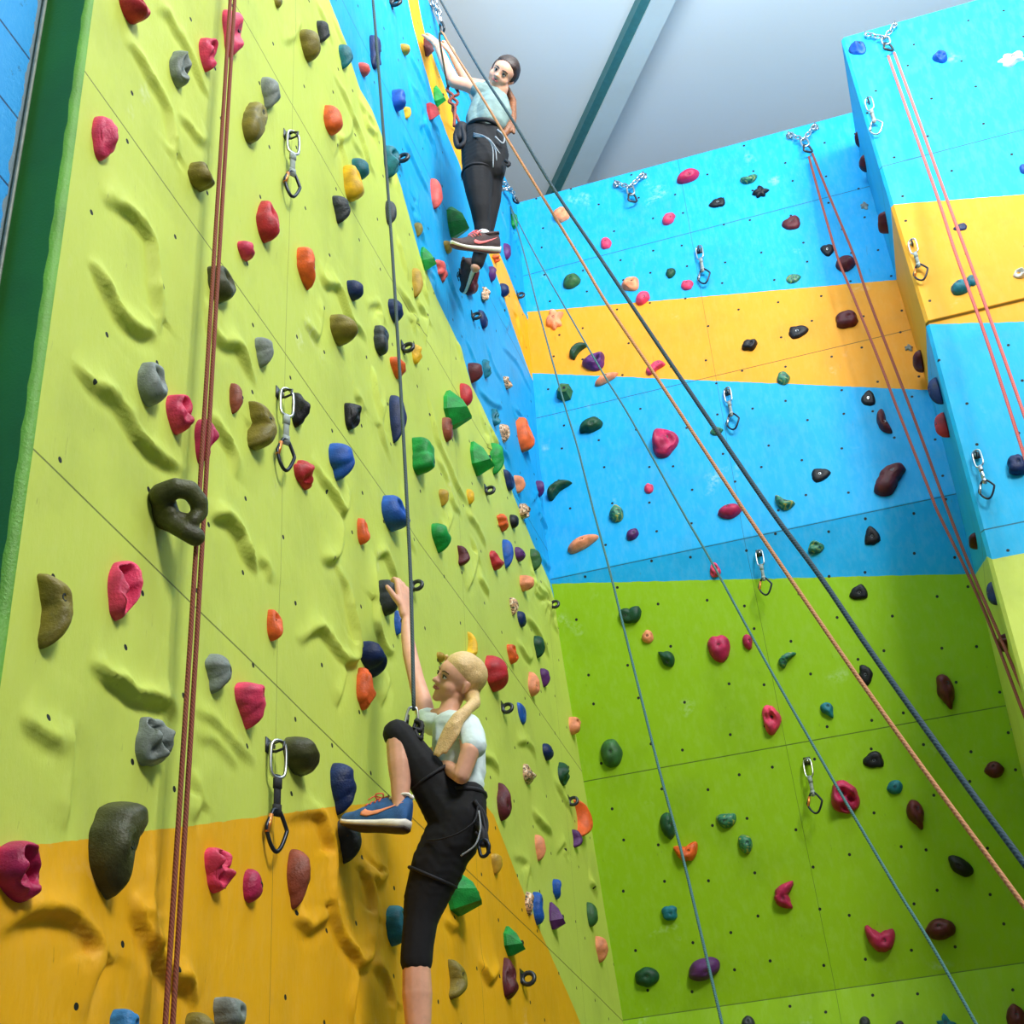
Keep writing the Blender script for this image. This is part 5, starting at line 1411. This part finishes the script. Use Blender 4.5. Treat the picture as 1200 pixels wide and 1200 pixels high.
anF = Pw(565, 276, .05); anB = Pw(560, 305, .12)
sk += [chain2([(pel2, .06), (Pw(562, 225), .05), (Pw(564, 258, .03), .035), (anF, .032), (Pw(566, 284, .05), .034)]),
       chain2([(pel2, .06), (Pw(576, 232, .1), .045), (Pw(566, 280, .12), .033), (anB, .028), (Pw(557, 314, .12), .028)])]
B('body', g2, sk, .0062, 'skin', 3, balls=head_balls(hd2))
face_parts(hd2, g2, 'brunette')
hb = [hd2.ball(0, -.16, .16, .425, (.96, 1.02, .98)), hd2.ball(0, -.08, .24, .39, (1, 1, .95)), hd2.ball(0, .04, .34, .27, (1.3, .9, .72)), hd2.ball(.32, -.12, .1, .16, (.75, 1.4, 1.5)), hd2.ball(-.32, -.12, .1, .16, (.75, 1.4, 1.5))]
h2 = B('hair', g2, [chain2([(hd2.p(.1, -.5, -.0), .05), (hd2.p(.2, -.6, -.25), .035)])], .006, 'brunette', 2, balls=hb)
B('ponytail', g2, [chain2([(hd2.p(.2, -.55, -.2), .025), (Pw(601, 118, .14), .022), (Pw(600, 138, .1), .028), (Pw(596, 150, .06), .03), (Pw(589, 160, .04), .018)]), chain2([(Pw(600, 140, .08), .025), (Pw(602, 156, .06), .01)])], .006, 'auburn', 2, parent=h2)
sh = [chain2([(Pw(577, 116, .03), .075), (Pw(576, 130, .0), .092), (Pw(573, 142, .0), .088)]), chain2([(Pw(584, 118, .03), .06), (Pw(586, 132, .02), .07), (Pw(578, 144, .02), .085)]), chain2([(Pw(565, 122, .0), .065), (Pw(560, 140, .0), .072), (Pw(562, 150, .0), .075)]),
      chain2([(Pw(578, 114, .02), .06), (sL, .054), (Pw(561, 106, -.03), .052)]), chain2([(Pw(578, 112, .08), .06), (Pw(572, 104, .12), .05)])]
B('shirt', g2, sh, .007, 'teal_shirt', 3)
lg = [chain2([(Pw(561, 156), .085), (Pw(564, 176), .10), (Pw(566, 194), .1)]), chain2([(Pw(575, 162, .02), .085), (Pw(578, 182, .03), .09), (Pw(575, 200, .03), .085)]), chain2([(Pw(552, 162), .06), (Pw(556, 190), .075)]),
      chain2([(Pw(560, 180), .09), (Pw(560, 208, .0), .09), (Pw(561, 226, .0), .074), (Pw(563, 244, .01), .058), (Pw(565, 262, .04), .048), (Pw(565.5, 272, .045), .043)]),
      chain2([(Pw(574, 190, .04), .09), (Pw(573, 214, .07), .078), (Pw(575, 234, .1), .06), (Pw(571, 262, .12), .048), (Pw(563, 296, .12), .041), (Pw(559, 309, .12), .038)])]
B('leggings', g2, lg, .007, 'leggings', 4)
B('sock', g2, [chain2([(Pw(566, 276, .045), .042), (Pw(567, 281, .05), .04)])], .006, 'sock', 2)
h2_ = Pw(583, 298, .02)
sh2 = shoe(g2, h2_, on_ray(530, 291, h2_, .30, True), cdir((.05, -.97, -.10)), .30, ('shoe_dark', 'sole_white', 'outsole_red', 'pink_mark', 'pink_mark', 'shoe_dark'), scale_h=.85, swoosh_side=-1)
sh2['label'] = 'dark trainer with a pink side mark and red-brown outsole'
h3 = Pw(562, 309, .12)
shoe(g2, h3, on_ray(547, 343, h3, .27), cdir((-.9, -.3, -.1)), .27, ('shoe_dark', 'sole_white', 'webbing', 'webbing', 'peach_mark', 'shoe_dark'), scale_h=.75)
har = empty_part('harness', g2)
ax2 = Pw(573, 140) - Pw(568, 165)
strap(g2, 'waist_belt', around(Pw(568, 155, .01), ax2, .100, .100), .013, closed=True, parent=har, sub=2)
strap(g2, 'leg_loop', around(Pw(560, 205, .0), Pw(560, 190) - Pw(561, 226), .088, .088), .007, closed=True, parent=har, sub=2)
for k_ in range(3):
    strap(g2, 'chalk_cord', [Pw(555, 156 + 2 * k_, -.1), Pw(568 + 2 * k_, 160 + k_, -.13), Pw(577 + 3 * k_, 172 + 2 * k_, -.12), Pw(578 + 4 * k_, 196 - 8 * k_, -.11)], .003, 'grey_cord', parent=har)
strap(g2, 'gear_loop', [Pw(583, 152, -.05), Pw(591, 160, -.05), Pw(589, 168, -.05), Pw(580, 160, -.08)], .005, 'grey_cord', parent=har)
strap(g2, 'buckle', [Pw(592, 188, -.02), Pw(597, 192, -.02), Pw(594, 195, -.02)], .01, parent=har)
strap(g2, 'belay_loop', [Pw(541, 148, -.06), Pw(534, 158, -.06), Pw(537, 172, -.06), Pw(545, 165, -.06)], .016, closed=True, parent=har)
B('gear_pouch', g2, [chain2([(Pw(541, 150, -.04), .04), (Pw(539, 162, -.04), .035)])], .007, 'webbing', 2, parent=har)
kn = [Pw(526, 100, -.06), Pw(524, 106, -.06), Pw(531, 112, -.06), Pw(526, 119, -.06), Pw(533, 124, -.06), Pw(533, 133, -.06), Pw(532, 148, -.06)]
k1_ = strap(g2, 'figure_eight_knot', kn, .0085, 'rope_orange', parent=har); k1_['label'] = 'rust-coloured tie-in knot'
strap(g2, 'figure_eight_knot', [p_ + np.array((.015, .02, .0)) for p_ in [Pw(530, 101, -.06), Pw(533, 108, -.06), Pw(526, 112, -.06), Pw(532, 118, -.06), Pw(526, 126, -.06), Pw(531, 134, -.06), Pw(537, 150, -.06)]], .0085, 'rope_orange', parent=har)

# ------------------------------------------------------------------ light
w = bpy.data.worlds.new('world'); sc.world = w; w.use_nodes = True
bg = w.node_tree.nodes['Background']; bg.inputs[0].default_value = (.92, .97, 1, 1); bg.inputs[1].default_value = .12
def area(name, loc, target, sx, sy, power, col=(1, 1, 1)):
    l = bpy.data.lights.new(name, 'AREA'); l.shape = 'RECTANGLE'; l.size = sx; l.size_y = sy; l.energy = power; l.color = col
    o = bpy.data.objects.new(name, l); COL.objects.link(o); o.location = loc
    o.rotation_euler = (Vector(target) - Vector(loc)).to_track_quat('-Z', 'Y').to_euler()
    return o
area('window_daylight', (4.6, -1.0, 9.4), (-.8, 6.2, 4.6), 2.4, 2.0, 960, (1, .99, .96))
#area('roof_light', (1.2, .5, 10.1), (-.6, 6.0, 4.0), 3.0, 3.0, 25, (.95, .98, 1))
area('ceiling_fill', (1.0, 3.2, 8.9), (-.6, 7.6, 14.0), 3.0, 1.0, 540, (.95, .98, 1))  # unseen fill lamp aimed upward, added to brighten the ceiling
vs = sc.view_settings; vs.view_transform = 'Standard'; vs.look = 'None'; vs.gamma = 1; vs.exposure = -0.16; vs.use_curve_mapping = False
